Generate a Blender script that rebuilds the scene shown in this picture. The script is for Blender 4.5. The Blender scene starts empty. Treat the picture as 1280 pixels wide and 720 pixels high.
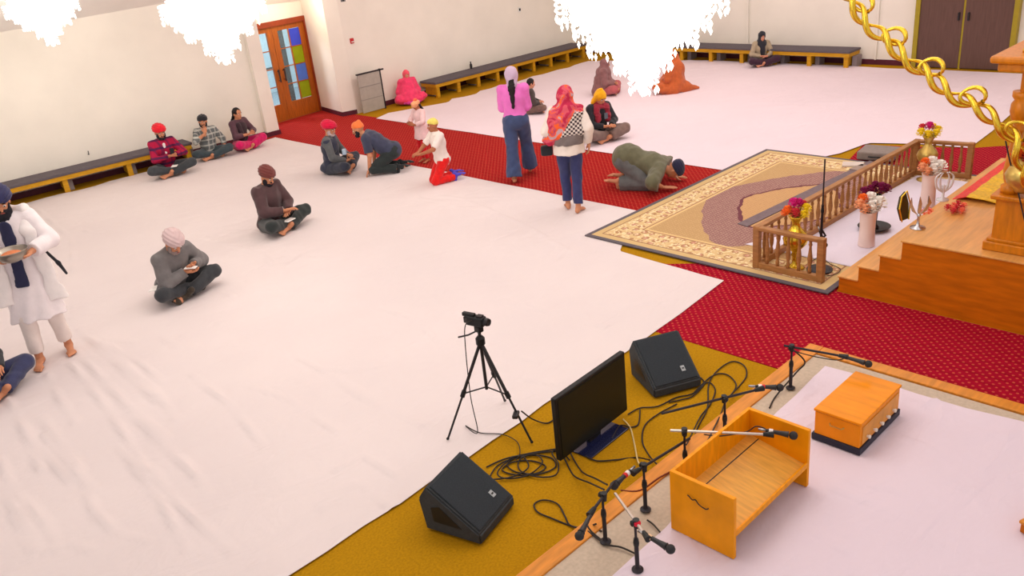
import bpy, bmesh, math, random
import numpy as np
from mathutils import Vector, Matrix
random.seed(7); rng = np.random.RandomState(7)
SC = bpy.context.scene; COL = SC.collection
# ------------------------------------------------------------------ camera geometry (surveyed from the photograph)
FPX = 1054.69; PITCH = math.radians(23.7438); ROLL = math.radians(-6.3722); YAW = math.radians(-41.9039); HC = 3.75
def ray(px, py):
    x = (px-640)/FPX; y = -(py-360)/FPX
    cr, sr = math.cos(ROLL), math.sin(ROLL); x, y = cr*x-sr*y, sr*x+cr*y
    cp, sp = math.cos(PITCH), math.sin(PITCH)
    r = (x, cp+y*sp, -sp+y*cp)
    return Vector((r[0]*math.cos(YAW)-r[1]*math.sin(YAW), r[0]*math.sin(YAW)+r[1]*math.cos(YAW), r[2]))
def at(px, py, z=0.0):
    r = ray(px, py); return Vector((0, 0, HC)) + r*((z-HC)/r.z)
def atX(px, py, X): r = ray(px, py); return Vector((0, 0, HC)) + r*(X/r.x)
def atY(px, py, Y): r = ray(px, py); return Vector((0, 0, HC)) + r*(Y/r.y)
def yaw_of(deg):      # 0 = towards the right of the view, 90 = away, -90 = towards the viewer
    return YAW + math.radians(deg)
def dirv(deg): a = yaw_of(deg); return Vector((math.cos(a), math.sin(a), 0))
# ------------------------------------------------------------------ materials
def lin(c):
    return tuple((v/255/12.92 if v/255 <= .04045 else ((v/255+.055)/1.055)**2.4) for v in c)
class X_:
    """small expression wrapper over shader math nodes"""
    def __init__(s, nt, sock): s.nt = nt; s.s = sock
    def _m(s, op, *o):
        n = s.nt.nodes.new('ShaderNodeMath'); n.operation = op
        for i, v in enumerate((s,)+o):
            if isinstance(v, X_): s.nt.links.new(v.s, n.inputs[i])
            else: n.inputs[i].default_value = v
        return X_(s.nt, n.outputs[0])
    def __add__(s, o): return s._m('ADD', o)
    def __sub__(s, o): return s._m('SUBTRACT', o)
    def __mul__(s, o): return s._m('MULTIPLY', o)
    def __truediv__(s, o): return s._m('DIVIDE', o)
    def abs(s): return s._m('ABSOLUTE')
    def sin(s): return s._m('SINE')
    def frac(s): return s._m('FRACT')
    def lt(s, o): return s._m('LESS_THAN', o)
    def gt(s, o): return s._m('GREATER_THAN', o)
    def min(s, o): return s._m('MINIMUM', o)
    def max(s, o): return s._m('MAXIMUM', o)
    def pow(s, o): return s._m('POWER', o)
    def floor(s): return s._m('FLOOR')
    def mod(s, o): return s._m('FLOORED_MODULO', o)
def mix(nt, fac, a, b):
    n = nt.nodes.new('ShaderNodeMix'); n.data_type = 'RGBA'
    for i, v in ((0, fac), (6, a), (7, b)):
        if isinstance(v, X_): nt.links.new(v.s, n.inputs[i])
        elif isinstance(v, bpy.types.NodeSocket): nt.links.new(v, n.inputs[i])
        else: n.inputs[i].default_value = v if i == 0 else (*v, 1)
    return n.outputs[2]
def coords(nt):
    tc = nt.nodes.new('ShaderNodeTexCoord'); sp = nt.nodes.new('ShaderNodeSeparateXYZ')
    nt.links.new(tc.outputs['Object'], sp.inputs[0])
    return tc.outputs['Object'], X_(nt, sp.outputs[0]), X_(nt, sp.outputs[1]), X_(nt, sp.outputs[2])
def noise(nt, scale, detail=3, vec=None, dist=0.0):
    n = nt.nodes.new('ShaderNodeTexNoise'); n.inputs['Scale'].default_value = scale; n.inputs['Detail'].default_value = detail
    n.inputs['Distortion'].default_value = dist
    if vec is not None: nt.links.new(vec, n.inputs['Vector'])
    return X_(nt, n.outputs[0])
def scaled(nt, vec, s, rot=(0, 0, 0)):
    m = nt.nodes.new('ShaderNodeMapping'); m.inputs['Scale'].default_value = s; m.inputs['Rotation'].default_value = rot
    nt.links.new(vec, m.inputs['Vector']); return m.outputs[0]
MATS = {}
def mat(name, col, rough=.8, var=.06, vscale=8, bump=0.0, bscale=60, metal=0, emit=None, estr=0, fn=None, spec=.3, stretch=None, sheen=0, coat=0):
    if name in MATS: return MATS[name]
    m = bpy.data.materials.new(name); m.use_nodes = True; nt = m.node_tree; b = nt.nodes['Principled BSDF']
    b.inputs['Roughness'].default_value = rough; b.inputs['Metallic'].default_value = metal
    b.inputs['Specular IOR Level'].default_value = spec
    if sheen: b.inputs['Sheen Weight'].default_value = sheen
    if coat: b.inputs['Coat Weight'].default_value = coat; b.inputs['Coat Roughness'].default_value = .15
    c = lin(col); vec, x, y, z = coords(nt)
    v2 = scaled(nt, vec, stretch) if stretch else vec
    if fn: out = fn(nt, vec, x, y, z)
    else:
        n = noise(nt, vscale, 4, v2)
        n = ((n-.32)*2.8).max(0).min(1)
        out = mix(nt, n, tuple(v*(1-var) for v in c), tuple(min(1, v*(1+var)) for v in c))
    nt.links.new(out, b.inputs['Base Color'])
    if bump:
        bn = nt.nodes.new('ShaderNodeBump'); bn.inputs['Strength'].default_value = bump; bn.inputs['Distance'].default_value = .01
        nt.links.new(noise(nt, bscale, 3, v2).s, bn.inputs['Height']); nt.links.new(bn.outputs[0], b.inputs['Normal'])
    if emit: b.inputs['Emission Color'].default_value = (*lin(emit), 1); b.inputs['Emission Strength'].default_value = estr
    MATS[name] = m; return m
def fabric(name, col, var=.12): return mat('fabric '+name, col, .9, var, 14, .25, 45, sheen=.2)
# ------------------------------------------------------------------ objects
def tag(o, label=None, cat=None, group=None, kind=None):
    if label: o['label'] = label
    if cat: o['category'] = cat
    if group: o['group'] = group
    if kind: o['kind'] = kind
    return o
def thing(name, label, cat, loc=(0, 0, 0), rz=0, group=None):
    o = bpy.data.objects.new(name, None); COL.objects.link(o); o.empty_display_size = .1
    o.location = loc; o.rotation_euler = (0, 0, rz); return tag(o, label, cat, group)
def link_mesh(name, me, m, parent=None, smooth=False):
    o = bpy.data.objects.new(name, me); COL.objects.link(o)
    for mm in (m if isinstance(m, (list, tuple)) else [m]): me.materials.append(mm)
    if parent: o.parent = parent
    if smooth: me.polygons.foreach_set('use_smooth', [True]*len(me.polygons))
    return o
def obj(name, bm, m, parent=None, smooth=False, loc=None):
    bmesh.ops.recalc_face_normals(bm, faces=bm.faces)
    me = bpy.data.meshes.new(name); bm.to_mesh(me); bm.free()
    o = link_mesh(name, me, m, parent, smooth)
    if loc: o.location = loc
    return o
def struct(name, bm, m, parent=None, smooth=False):
    o = obj(name, bm, m, parent, smooth)
    if not parent: o['kind'] = 'structure'
    return o
def B(): return bmesh.new()
def box(bm, c, s, R=None, bev=0, mi=0):
    """c centre, s full size, R rotation matrix"""
    r = bmesh.ops.create_cube(bm, size=1); vs = r['verts']
    for v in vs: v.co = Vector((v.co.x*s[0], v.co.y*s[1], v.co.z*s[2]))
    fs = {f for v in vs for f in v.link_faces}
    if bev:
        es = list({e for v in vs for e in v.link_edges})
        rr = bmesh.ops.bevel(bm, geom=es, offset=bev, segments=2, affect='EDGES', profile=.5)
        vs = list({v for f in rr['faces'] for v in f.verts} | {v for v in vs if v.is_valid})
    for v in vs:
        v.co = (R @ v.co if R else v.co) + Vector(c)
    if mi:
        for f in {f for v in vs for f in v.link_faces}: f.material_index = mi
    return bm
def bx(bm, x0, x1, y0, y1, z0, z1, bev=0): return box(bm, ((x0+x1)/2, (y0+y1)/2, (z0+z1)/2), (abs(x1-x0), abs(y1-y0), abs(z1-z0)), None, bev)
def beam(bm, a, b, w, h, bev=0, up=(0, 0, 1)):
    a, b = Vector(a), Vector(b); d = (b-a); L = d.length; d.normalize()
    u = Vector(up); s = d.cross(u); s = s.normalized() if s.length > 1e-5 else Vector((1, 0, 0)); u = s.cross(d)
    R = Matrix((s, d, u)).transposed()
    return box(bm, (a+b)/2, (w, L, h), R, bev)
def spline(pts, n=6):
    P = [Vector(p) for p in pts]
    if len(P) < 3: return P
    out = []
    for i in range(len(P)-1):
        p0 = P[max(i-1, 0)]; p1 = P[i]; p2 = P[i+1]; p3 = P[min(i+2, len(P)-1)]
        for k in range(n):
            t = k/n
            out.append(.5*((2*p1)+(p2-p0)*t+(2*p0-5*p1+4*p2-p3)*t*t+(3*p1-p0-3*p2+p3)*t**3))
    out.append(P[-1]); return out
def tube(bm, pts, r, seg=8, cap=True, smooth_n=0, mi=0):
    P = spline(pts, smooth_n) if smooth_n else [Vector(p) for p in pts]
    rs = list(r) if isinstance(r, (list, tuple)) else [r]*len(P)
    if len(rs) != len(P): rs = [rs[min(int(i*(len(rs)-1)/(len(P)-1)), len(rs)-2)]*(1-(i*(len(rs)-1)/(len(P)-1)) % 1)+rs[min(int(i*(len(rs)-1)/(len(P)-1))+1, len(rs)-1)]*((i*(len(rs)-1)/(len(P)-1)) % 1) for i in range(len(P))]
    rings = []; prev = None
    for i, p in enumerate(P):
        t = (P[min(i+1, len(P)-1)]-P[max(i-1, 0)]).normalized()
        if prev is None: a = t.cross(Vector((0, 0, 1))); a = a if a.length > 1e-3 else t.cross(Vector((0, 1, 0)))
        else: a = prev-t*prev.dot(t)
        a.normalize(); prev = a; b = t.cross(a)
        rings.append([bm.verts.new(p+(a*math.cos(2*math.pi*k/seg)+b*math.sin(2*math.pi*k/seg))*rs[i]) for k in range(seg)])
    fs = []
    for i in range(len(rings)-1):
        for k in range(seg):
            fs.append(bm.faces.new((rings[i][k], rings[i][(k+1) % seg], rings[i+1][(k+1) % seg], rings[i+1][k])))
    if cap: fs.append(bm.faces.new(rings[0])); fs.append(bm.faces.new(rings[-1]))
    for f in fs: f.material_index = mi
    return bm
def lathe(bm, prof, c=(0, 0, 0), seg=20, ax=(0, 0, 1), mi=0):
    """prof: list of (radius, height) along axis ax from c"""
    ax = Vector(ax).normalized(); a = ax.orthogonal().normalized(); b = ax.cross(a); c = Vector(c); rings = []
    for r, h in prof:
        rings.append([bm.verts.new(c+ax*h+(a*math.cos(2*math.pi*k/seg)+b*math.sin(2*math.pi*k/seg))*max(r, 1e-4)) for k in range(seg)])
    for i in range(len(rings)-1):
        for k in range(seg): bm.faces.new((rings[i][k], rings[i][(k+1) % seg], rings[i+1][(k+1) % seg], rings[i+1][k])).material_index = mi
    bm.faces.new(rings[0]).material_index = mi; bm.faces.new(rings[-1]).material_index = mi
    return bm
def sph(bm, c, r, sub=2, s=(1, 1, 1), mi=0):
    rr = bmesh.ops.create_icosphere(bm, subdivisions=sub, radius=1)
    for v in rr['verts']: v.co = Vector((v.co.x*r*s[0], v.co.y*r*s[1], v.co.z*r*s[2]))+Vector(c)
    for f in {f for v in rr['verts'] for f in v.link_faces}: f.material_index = mi
    return bm
def prism(bm, pts, z0, z1):
    lo = [bm.verts.new((x, y, z0)) for x, y in pts]; hi = [bm.verts.new((x, y, z1)) for x, y in pts]
    bm.faces.new(lo); bm.faces.new(hi)
    for i in range(len(pts)):
        j = (i+1) % len(pts); bm.faces.new((lo[i], lo[j], hi[j], hi[i]))
    return bm
def extrude_prof(bm, pts3, off):
    """closed polygon of 3D points swept by vector off"""
    off = Vector(off); lo = [bm.verts.new(p) for p in pts3]; hi = [bm.verts.new(Vector(p)+off) for p in pts3]
    bm.faces.new(lo); bm.faces.new(hi)
    for i in range(len(pts3)):
        j = (i+1) % len(pts3); bm.faces.new((lo[i], lo[j], hi[j], hi[i]))
    return bm
# ------------------------------------------------------------------ implicit surfaces for bodies, cloth and petals
def V(*a): return np.array(a, float)
def unit(v): v = np.array(v, float); return v/max(np.linalg.norm(v), 1e-9)
def cone(a, b, ra, rb, flat=None, cap=False, k=.02, op='u'):
    a = np.array(a, float); b = np.array(b, float)
    L2 = max(((b-a)**2).sum(), 1e-9); L = math.sqrt(L2); R = max(ra, rb)
    def f(P):
        q = P-a; t = (q@(b-a))/L2
        if flat is not None:
            n, s = flat; n = unit(n); axp = q-np.clip(t, 0, 1)[..., None]*(b-a)
            dn = axp@n; axp = axp+((1/s-1)*dn)[..., None]*n
            d = (np.linalg.norm(axp, axis=-1)-(ra+(rb-ra)*np.clip(t, 0, 1)))*min(1, .5+s/2)
        else:
            d = np.linalg.norm(q-np.clip(t, 0, 1)[..., None]*(b-a), axis=-1)-(ra+(rb-ra)*np.clip(t, 0, 1))
        if cap: d = np.maximum(d, (t-1)*L)
        return d
    return (f, np.minimum(a, b)-R, np.maximum(a, b)+R, k, op)
def ell(c, r, F=None, k=.02, op='u'):
    c = np.array(c, float); r = np.array(r, float); F = np.eye(3) if F is None else np.array(F, float); R = r.max()
    def f(P):
        q = (P-c)@F.T; k0 = np.linalg.norm(q/r, axis=-1); k1 = np.linalg.norm(q/(r*r), axis=-1)
        return k0*(k0-1)/np.maximum(k1, 1e-6)
    return (f, c-R, c+R, k, op)
def plane_cut(c, n):           # removes everything on the side n points to
    c = np.array(c, float); n = unit(n)
    return (lambda P: -((P-c)@n), None, None, 0, 's')
def sdf_mesh(prims, h, warp=None):
    us = [p for p in prims if p[4] == 'u']
    lo = np.min([p[1] for p in us], axis=0)-3*h-.015; hi = np.max([p[2] for p in us], axis=0)+3*h+.015
    n = np.ceil((hi-lo)/h).astype(int)+1
    D = np.full(n, 1.0)
    ax = [lo[i]+h*np.arange(n[i]) for i in range(3)]
    for f, l, u, k, op in prims:
        if l is None: i0 = np.zeros(3, int); i1 = n
        else:
            pad = k+3*h+.02
            i0 = np.clip(((l-pad-lo)/h).astype(int), 0, n); i1 = np.clip(((u+pad-lo)/h).astype(int)+2, 0, n)
        if (i1 <= i0).any(): continue
        P = np.stack(np.meshgrid(*[ax[i][i0[i]:i1[i]] for i in range(3)], indexing='ij'), -1)
        d = f(P); sl = tuple(slice(i0[i], i1[i]) for i in range(3)); o = D[sl]
        if op == 'u':
            if k > 0:
                hh = np.clip(.5+.5*(o-d)/k, 0, 1); D[sl] = np.where(o > .9, np.minimum(o, d), o*(1-hh)+d*hh-k*hh*(1-hh))
            else: D[sl] = np.minimum(o, d)
        else:
            if k > 0:
                hh = np.clip(.5-.5*(o+d)/k, 0, 1); D[sl] = o*(1-hh)-d*hh+k*hh*(1-hh)
            else: D[sl] = np.maximum(o, -d)
    if warp is not None:
        P = np.stack(np.meshgrid(*ax, indexing='ij'), -1); D = D+warp(P)
    for a in range(3):      # keep it closed
        s = [slice(None)]*3
        for e in (0, -1): s[a] = e; D[tuple(s)] = 1.0
    # naive surface nets
    S = D < 0; idx = np.full(np.array(D.shape)-1, -1, int); acc = np.zeros((*idx.shape, 3)); cnt = np.zeros(idx.shape)
    m = np.array(idx.shape)
    c8 = np.zeros(idx.shape, int)
    for dx in (0, 1):
        for dy in (0, 1):
            for dz in (0, 1): c8 += S[dx:dx+m[0], dy:dy+m[1], dz:dz+m[2]]
    act = (c8 > 0) & (c8 < 8); ci = np.argwhere(act); idx[act] = np.arange(len(ci))
    pos = np.zeros((len(ci), 3)); cn = np.zeros(len(ci))
    for a in range(3):
        o1, o2 = [i for i in range(3) if i != a]
        for u in (0, 1):
            for v in (0, 1):
                p = ci.copy(); p[:, o1] += u; p[:, o2] += v; q = p.copy(); q[:, a] += 1
                d0 = D[p[:, 0], p[:, 1], p[:, 2]]; d1 = D[q[:, 0], q[:, 1], q[:, 2]]; cr = (d0 < 0) != (d1 < 0)
                t = np.where(cr, d0/np.where(cr, d0-d1, 1), 0)
                w = p.astype(float); w[:, a] += t; pos += np.where(cr[:, None], w, 0); cn += cr
    pos = pos/cn[:, None]*h+lo
    quads = []
    for a in range(3):
        o1, o2 = (a+1) % 3, (a+2) % 3
        s0 = [slice(None)]*3; s1 = [slice(None)]*3; s0[a] = slice(0, -1); s1[a] = slice(1, None)
        A = S[tuple(s0)]; Bq = S[tuple(s1)]; cr = np.argwhere(A != Bq)
        cr = cr[(cr[:, o1] > 0) & (cr[:, o2] > 0) & (cr[:, o1] < m[o1]) & (cr[:, o2] < m[o2])]
        if not len(cr): continue
        inside = A[cr[:, 0], cr[:, 1], cr[:, 2]]
        def g(u, v):
            p = cr.copy(); p[:, o1] -= u; p[:, o2] -= v; return idx[p[:, 0], p[:, 1], p[:, 2]]
        q = np.stack([g(1, 1), g(0, 1), g(0, 0), g(1, 0)], 1)
        q[~inside] = q[~inside][:, ::-1]; quads.append(q)
    q = np.concatenate(quads); q = q[(q >= 0).all(1)]
    return pos, q
def folds(amp=.004, f=38, seed=0, dirn=(0, 0, 1)):
    r = np.random.RandomState(seed); a = r.normal(size=(3, 3)); a /= np.linalg.norm(a, axis=1)[:, None]; ph = r.rand(3)*6
    return lambda P: amp*(np.sin(P@a[0]*f+2.2*np.sin(P@a[1]*f*.45+ph[0])+ph[1])+.5*np.sin(P@a[2]*f*2.1+1.5*np.sin(P@a[0]*f*.7)+ph[2]))
def np_mesh(name, parts, mats, parent=None):
    """parts: list of (verts, quads, material index)"""
    vs = []; fs = []; mi = []; off = 0
    for v, q, k in parts:
        vs.append(v); fs.append(np.asarray(q)+off); mi += [k]*len(q); off += len(v)
    me = bpy.data.meshes.new(name); vv = np.concatenate(vs); ff = np.concatenate(fs)
    me.vertices.add(len(vv)); me.vertices.foreach_set('co', vv.astype(np.float32).ravel())
    me.loops.add(ff.size); me.loops.foreach_set('vertex_index', ff.astype(np.int32).ravel())
    me.polygons.add(len(ff)); me.polygons.foreach_set('loop_start', np.arange(0, ff.size, 4, dtype=np.int32))
    me.polygons.foreach_set('material_index', np.array(mi, dtype=np.int32))
    me.update(calc_edges=True); me.validate()
    return link_mesh(name, me, mats, parent, True)
# ------------------------------------------------------------------ room shell
def wallpaint(name, col): return mat(name, col, .85, .035, 1.3, .08, 90)
M_wall = wallpaint('cream wall paint', (247, 240, 228)); M_trim = mat('dark plum baseboard', (92, 36, 52), .5, .1)
M_ceil = wallpaint('white ceiling paint', (250, 246, 240))
M_ochre = mat('ochre carpet', (178, 130, 14), .95, .14, 60, .3, 400, spec=.1)
def redfn(nt, vec, x, y, z, c1=(140, 4, 34), c2=(180, 14, 46)):
    vo = nt.nodes.new('ShaderNodeTexVoronoi'); vo.inputs['Randomness'].default_value = .12; vo.inputs['Scale'].default_value = 19
    nt.links.new(scaled(nt, vec, (1, 1, 1), (0, 0, .785)), vo.inputs['Vector'])
    d = X_(nt, vo.outputs['Distance']); spot = d.lt(.21)
    st = ((x*8.6).frac()-.5).abs().lt(.12)
    base = mix(nt, noise(nt, 90, 2, vec), lin(c1), lin(c2))
    base = mix(nt, st*.35, base, lin((120, 4, 18)))
    return mix(nt, spot*.5, base, lin((226, 110, 78)))
M_red2 = mat('worn red runner weave', (180, 36, 36), .95, bump=.2, bscale=300, fn=lambda *a: redfn(*a, c1=(146, 18, 24), c2=(182, 38, 34)), spec=.1)  # runner dyed more orange, the warm entrance light put into its colour
M_red = mat('red patterned carpet', (170, 20, 40), .95, bump=.2, bscale=300, fn=redfn, spec=.1)
struct('floor', prism(B(), [(-6, -4), (18.6, -4), (18.6, 19), (-6, 19)], -.1, 0), M_ochre)
WA0 = Vector((-6, 17.55, 0)); WA1 = Vector((8.33, 16.52, 0)); CZ = 2.76
def wallseg(bm, a, b, z0, z1, t=.15, side=1):
    a = Vector((a[0], a[1])); b = Vector((b[0], b[1])); d = (b-a).normalized(); n = Vector((-d.y, d.x))*t*side
    return prism(bm, [tuple(a), tuple(b), tuple(b+n), tuple(a+n)], z0, z1)
struct('wall_left', wallseg(B(), WA0, WA1, 0, 3.0), M_wall)
struct('baseboard_left', wallseg(B(), WA0+Vector((0, -.02, 0)), WA1+Vector((0, -.02, 0)), .001, .11, .03), M_trim)
bm = B(); prism(bm, [(8.33, 16.4), (8.62, 16.4), (8.62, 17.6), (8.33, 17.6)], 0, 3.0); struct('wall_pilaster_left', bm, M_wall)
bm = B(); prism(bm, [(8.31, 16.38), (8.64, 16.38), (8.64, 16.52), (8.31, 16.52)], .001, .1); struct('baseboard_pilaster', bm, M_trim)
# recessed wall that carries the double door
DW0 = Vector((8.5, 17.44, 0)); DW1 = Vector((10.62, 17.66, 0))
dd = (DW1-DW0).normalized(); DOOR_L, DOOR_R, DH = .16, 1.95, 2.08
def dw(s, z, off=0): p = DW0+dd*s; n = Vector((-dd.y, dd.x, 0)); return p+n*off+Vector((0, 0, z))
bm = B()
wallseg(bm, dw(-.3, 0), dw(DOOR_L, 0), 0, 2.9); wallseg(bm, dw(DOOR_R, 0), dw(2.4, 0), 0, 2.9); wallseg(bm, dw(DOOR_L, 0), dw(DOOR_R, 0), DH, 2.9)
struct('wall_entrance', bm, M_wall)
bm = B(); prism(bm, [(10.46, 17.7), (10.26, 16.45), (10.57, 16.35), (10.75, 16.35), (10.75, 17.7)], 0, 3.05); struct('wall_pilaster_right', bm, M_wall)
bm = B(); wallseg(bm, (10.45, 17.66), (10.24, 16.43), .001, .1, .02, 1); wallseg(bm, (10.24, 16.43), (10.58, 16.33), .001, .1, .02, 1)
struct('baseboard_entrance', bm, M_trim)
struct('wall_right', wallseg(B(), (10.6, 16.38), (18.4, 16.3), 0, 3.06), M_wall)
struct('baseboard_right', wallseg(B(), (10.6, 16.36), (18.4, 16.28), .001, .11, .03), M_trim)
struct('wall_back', wallseg(B(), (18.4, 16.4), (18.5, -4), 0, 6.6), M_wall)
struct('baseboard_back', wallseg(B(), (18.37, 16.4), (18.47, -4), .001, .11, .03), M_trim)
bm = B()
extrude_prof(bm, [(-6, 17.9, 2.36), (-6, 8.3, 6.4), (-6, 8.3, 6.5), (-6, 17.9, 2.46)], (24.7, 0, 0))
extrude_prof(bm, [(-6, 8.3, 6.4), (-6, -4, 6.4), (-6, -4, 6.5), (-6, 8.3, 6.5)], (24.7, 0, 0))
struct('ceiling', bm, M_ceil)
bm = B(); bx(bm, 18.28, 18.42, 4, 16, 2.0, 2.0001); bm.free()
# panel joints on the back wall
# entrance double door
M_door = mat('honey stained door wood', (176, 92, 22), .45, .22, 6, stretch=(8, 8, .8), coat=.2); M_frame = mat('reddish door frame wood', (150, 62, 28), .5, .15, 6)
def glassfn(name, col, alpha):
    m = bpy.data.materials.new(name); m.use_nodes = True; nt = m.node_tree; nt.nodes.clear()
    o = nt.nodes.new('ShaderNodeOutputMaterial'); t = nt.nodes.new('ShaderNodeBsdfTransparent'); g = nt.nodes.new('ShaderNodeBsdfPrincipled')
    g.inputs['Base Color'].default_value = (*lin(col), 1); g.inputs['Roughness'].default_value = .08
    mx = nt.nodes.new('ShaderNodeMixShader'); mx.inputs[0].default_value = alpha; t.inputs[0].default_value = (.93, .97, 1, 1)
    nt.links.new(t.outputs[0], mx.inputs[1]); nt.links.new(g.outputs[0], mx.inputs[2]); nt.links.new(mx.outputs[0], o.inputs[0]); return m
M_glass = glassfn('clear door glass', (190, 220, 230), .12)
M_blue = mat('blue stained pane', (66, 84, 226), .3); M_lime = mat('lime stained pane', (150, 170, 8), .3); M_blue2 = mat('pale blue stained pane', (84, 124, 220), .3)
M_chrome = mat('brushed steel', (170, 170, 175), .3, metal=1); M_black = mat('black plastic', (26, 28, 30), .45); M_dkmetal = mat('dark gunmetal', (52, 50, 52), .4, metal=.4)
def dbox(bm, s0, s1, z0, z1, o0, o1):
    q = [dw(s0, 0, o0), dw(s1, 0, o0), dw(s1, 0, o1), dw(s0, 0, o1)]
    return prism(bm, [(p.x, p.y) for p in q], z0, z1)
bm = B(); dbox(bm, DOOR_L-.09, DOOR_L+.03, 0, DH+.06, -.04, .12); dbox(bm, DOOR_R-.03, DOOR_R+.09, 0, DH+.06, -.04, .12); dbox(bm, DOOR_L-.1, DOOR_R+.1, DH-.03, DH+.08, -.05, .12)
dbox(bm, DOOR_L, DOOR_R, 0, .012, -.06, .1)
fr = obj('door_frame', bm, M_frame); fr['kind'] = 'structure'; fr.name = 'trim_1'
def leaf(name, s0, s1, handle_s, colored_right):
    w = s1-s0; bm = B(); gz0, gz1 = .38, DH-.14; g0, g1 = s0+.14, s1-.14
    dbox(bm, s0, g0, .012, DH-.03, .01, .055); dbox(bm, g1, s1, .012, DH-.03, .01, .055); dbox(bm, g0, g1, .012, gz0, .01, .055); dbox(bm, g0, g1, gz1, DH-.03, .01, .055)
    mid = (g0+g1)/2
    dbox(bm, mid-.012, mid+.012, gz0, gz1, .015, .05)
    for k in (1, 2, 3): z = gz0+(gz1-gz0)*k/4; dbox(bm, g0, g1, z-.01, z+.01, .015, .05)
    d = struct(name, bm, M_door)
    for k in range(4):
        z0 = gz0+(gz1-gz0)*k/4+.01; z1 = gz0+(gz1-gz0)*(k+1)/4-.01
        obj('door_pane', dbox(B(), g0, mid-.012, z0, z1, .028, .036), M_glass, d)
        obj('door_pane', dbox(B(), mid+.012, g1, z0, z1, .028, .036), ([M_lime, M_blue2, M_lime, M_blue][k] if colored_right else M_glass), d)
    bm = B(); a = dw(handle_s, 1.0, -.05); beam(bm, a-Vector((0, 0, .14)), a+Vector((0, 0, .14)), .03, .02, .005)
    for z in (.9, 1.1): beam(bm, dw(handle_s, z, -.05), dw(handle_s, z, .01), .015, .015)
    obj('door_handle', bm, M_dkmetal, d)
mm = (DOOR_L+DOOR_R)/2
leaf('door_1', DOOR_L+.02, mm-.005, mm-.07, False); leaf('door_2', mm+.005, DOOR_R-.02, mm+.08, True)
# lobby seen through the glass
M_lobby = mat('pale blue lobby wall', (206, 236, 246), .8); M_lfloor = mat('pale lobby floor', (150, 170, 180), .5)
struct('floor_lobby', prism(B(), [(5, 17.9), (13, 17.9), (13, 23), (5, 23)], -.05, .0), M_lfloor)
struct('wall_lobby', prism(B(), [(4, 21.4), (14, 21.4), (14, 21.5), (4, 21.5)], 0, 2.9), M_lobby)
box_ = struct('trim_4', bx(B(), 10.0, 10.22, 18.3, 18.5, 0, 2.9), M_dkmetal)
rr = thing('stair_railing', 'dark railing of upright bars seen through the glass of the entrance door', 'railing', (9.3, 18.9, 0))
obj('handrail', beam(B(), (-.9, 0, .95), (1.2, .4, .95), .05, .04), M_dkmetal, rr)
for k in range(8): obj('baluster', tube(B(), [(-.85+.27*k, .02+.052*k, 0), (-.85+.27*k, .02+.052*k, .94)], .012), M_dkmetal, rr)
# back wall double door at the upper right of the view
XB = 18.3
M_bdoor = mat('dull brown door', (104, 76, 68), .6, .1, 5, stretch=(6, 6, .6)); M_jamb = mat('olive gold door trim', (170, 150, 40), .5)
bm = B(); bx(bm, 18.33, 18.41, 6.33, 7.15, .02, 2.15); obj_ = struct('door_3', bm, M_bdoor); bx(bm2 := B(), 18.29, 18.33, 6.38, 6.41, .95, 1.1); obj('door_handle', bm2, M_dkmetal, obj_)
bm = B(); bx(bm, 18.33, 18.41, 5.42, 6.29, .02, 2.15); obj_ = struct('door_4', bm, M_bdoor); bx(bm2 := B(), 18.29, 18.33, 6.2, 6.23, .95, 1.1); obj('door_handle', bm2, M_dkmetal, obj_)
bm = B(); bx(bm, 18.3, 18.44, 7.15, 7.24, 0, 2.24); bx(bm, 18.3, 18.44, 5.33, 5.42, 0, 2.24); bx(bm, 18.3, 18.44, 5.33, 7.24, 2.15, 2.24); bx(bm, 18.34, 18.44, 6.29, 6.33, 0, 2.15)
struct('trim_2', bm, M_jamb)
bm = B(); bx(bm, 18.38, 18.42, 8.02, 8.05, .11, 3.2); bx(bm, 18.34, 18.38, 11.1, 11.13, .11, 3.2); struct('trim_3', bm, M_wall)
# wall fixtures
M_white = mat('white plastic', (238, 236, 230), .4)
def fixture(name, label, cat, p, s, m, detail=None):
    o = thing(name, label, cat, p); obj('housing', box(B(), (0, -s[1]/2, 0), s, None, .006), m, o)
    if detail: obj(*detail(s), o)
    return o
p = atY(439, 51, 16.37); fixture('fire_alarm', 'small red fire alarm pull box on the cream wall right of the entrance', 'fire alarm', p, (.09, .045, .11), mat('alarm red', (196, 40, 44), .4), lambda s: ('pull_handle', box(B(), (0, -s[1]-.008, -.02), (.06, .016, .02)), M_white))
p = atY(649, 12, 16.33); fixture('wall_socket', 'small white wall plate with a dark socket high on the right wall', 'socket', p, (.1, .02, .12), M_white, lambda s: ('socket_face', box(B(), (0, -s[1]-.004, 0), (.05, .008, .06)), M_black))
p = atY(427, 0, 16.4); fixture('motion_sensor', 'tiny grey sensor fixed high on the corner pilaster', 'sensor', p, (.12, .06, .07), mat('grey plastic', (120, 116, 116), .5), lambda s: ('lens', sph(B(), (0, -s[1], -.01), .02), M_black))
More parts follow.
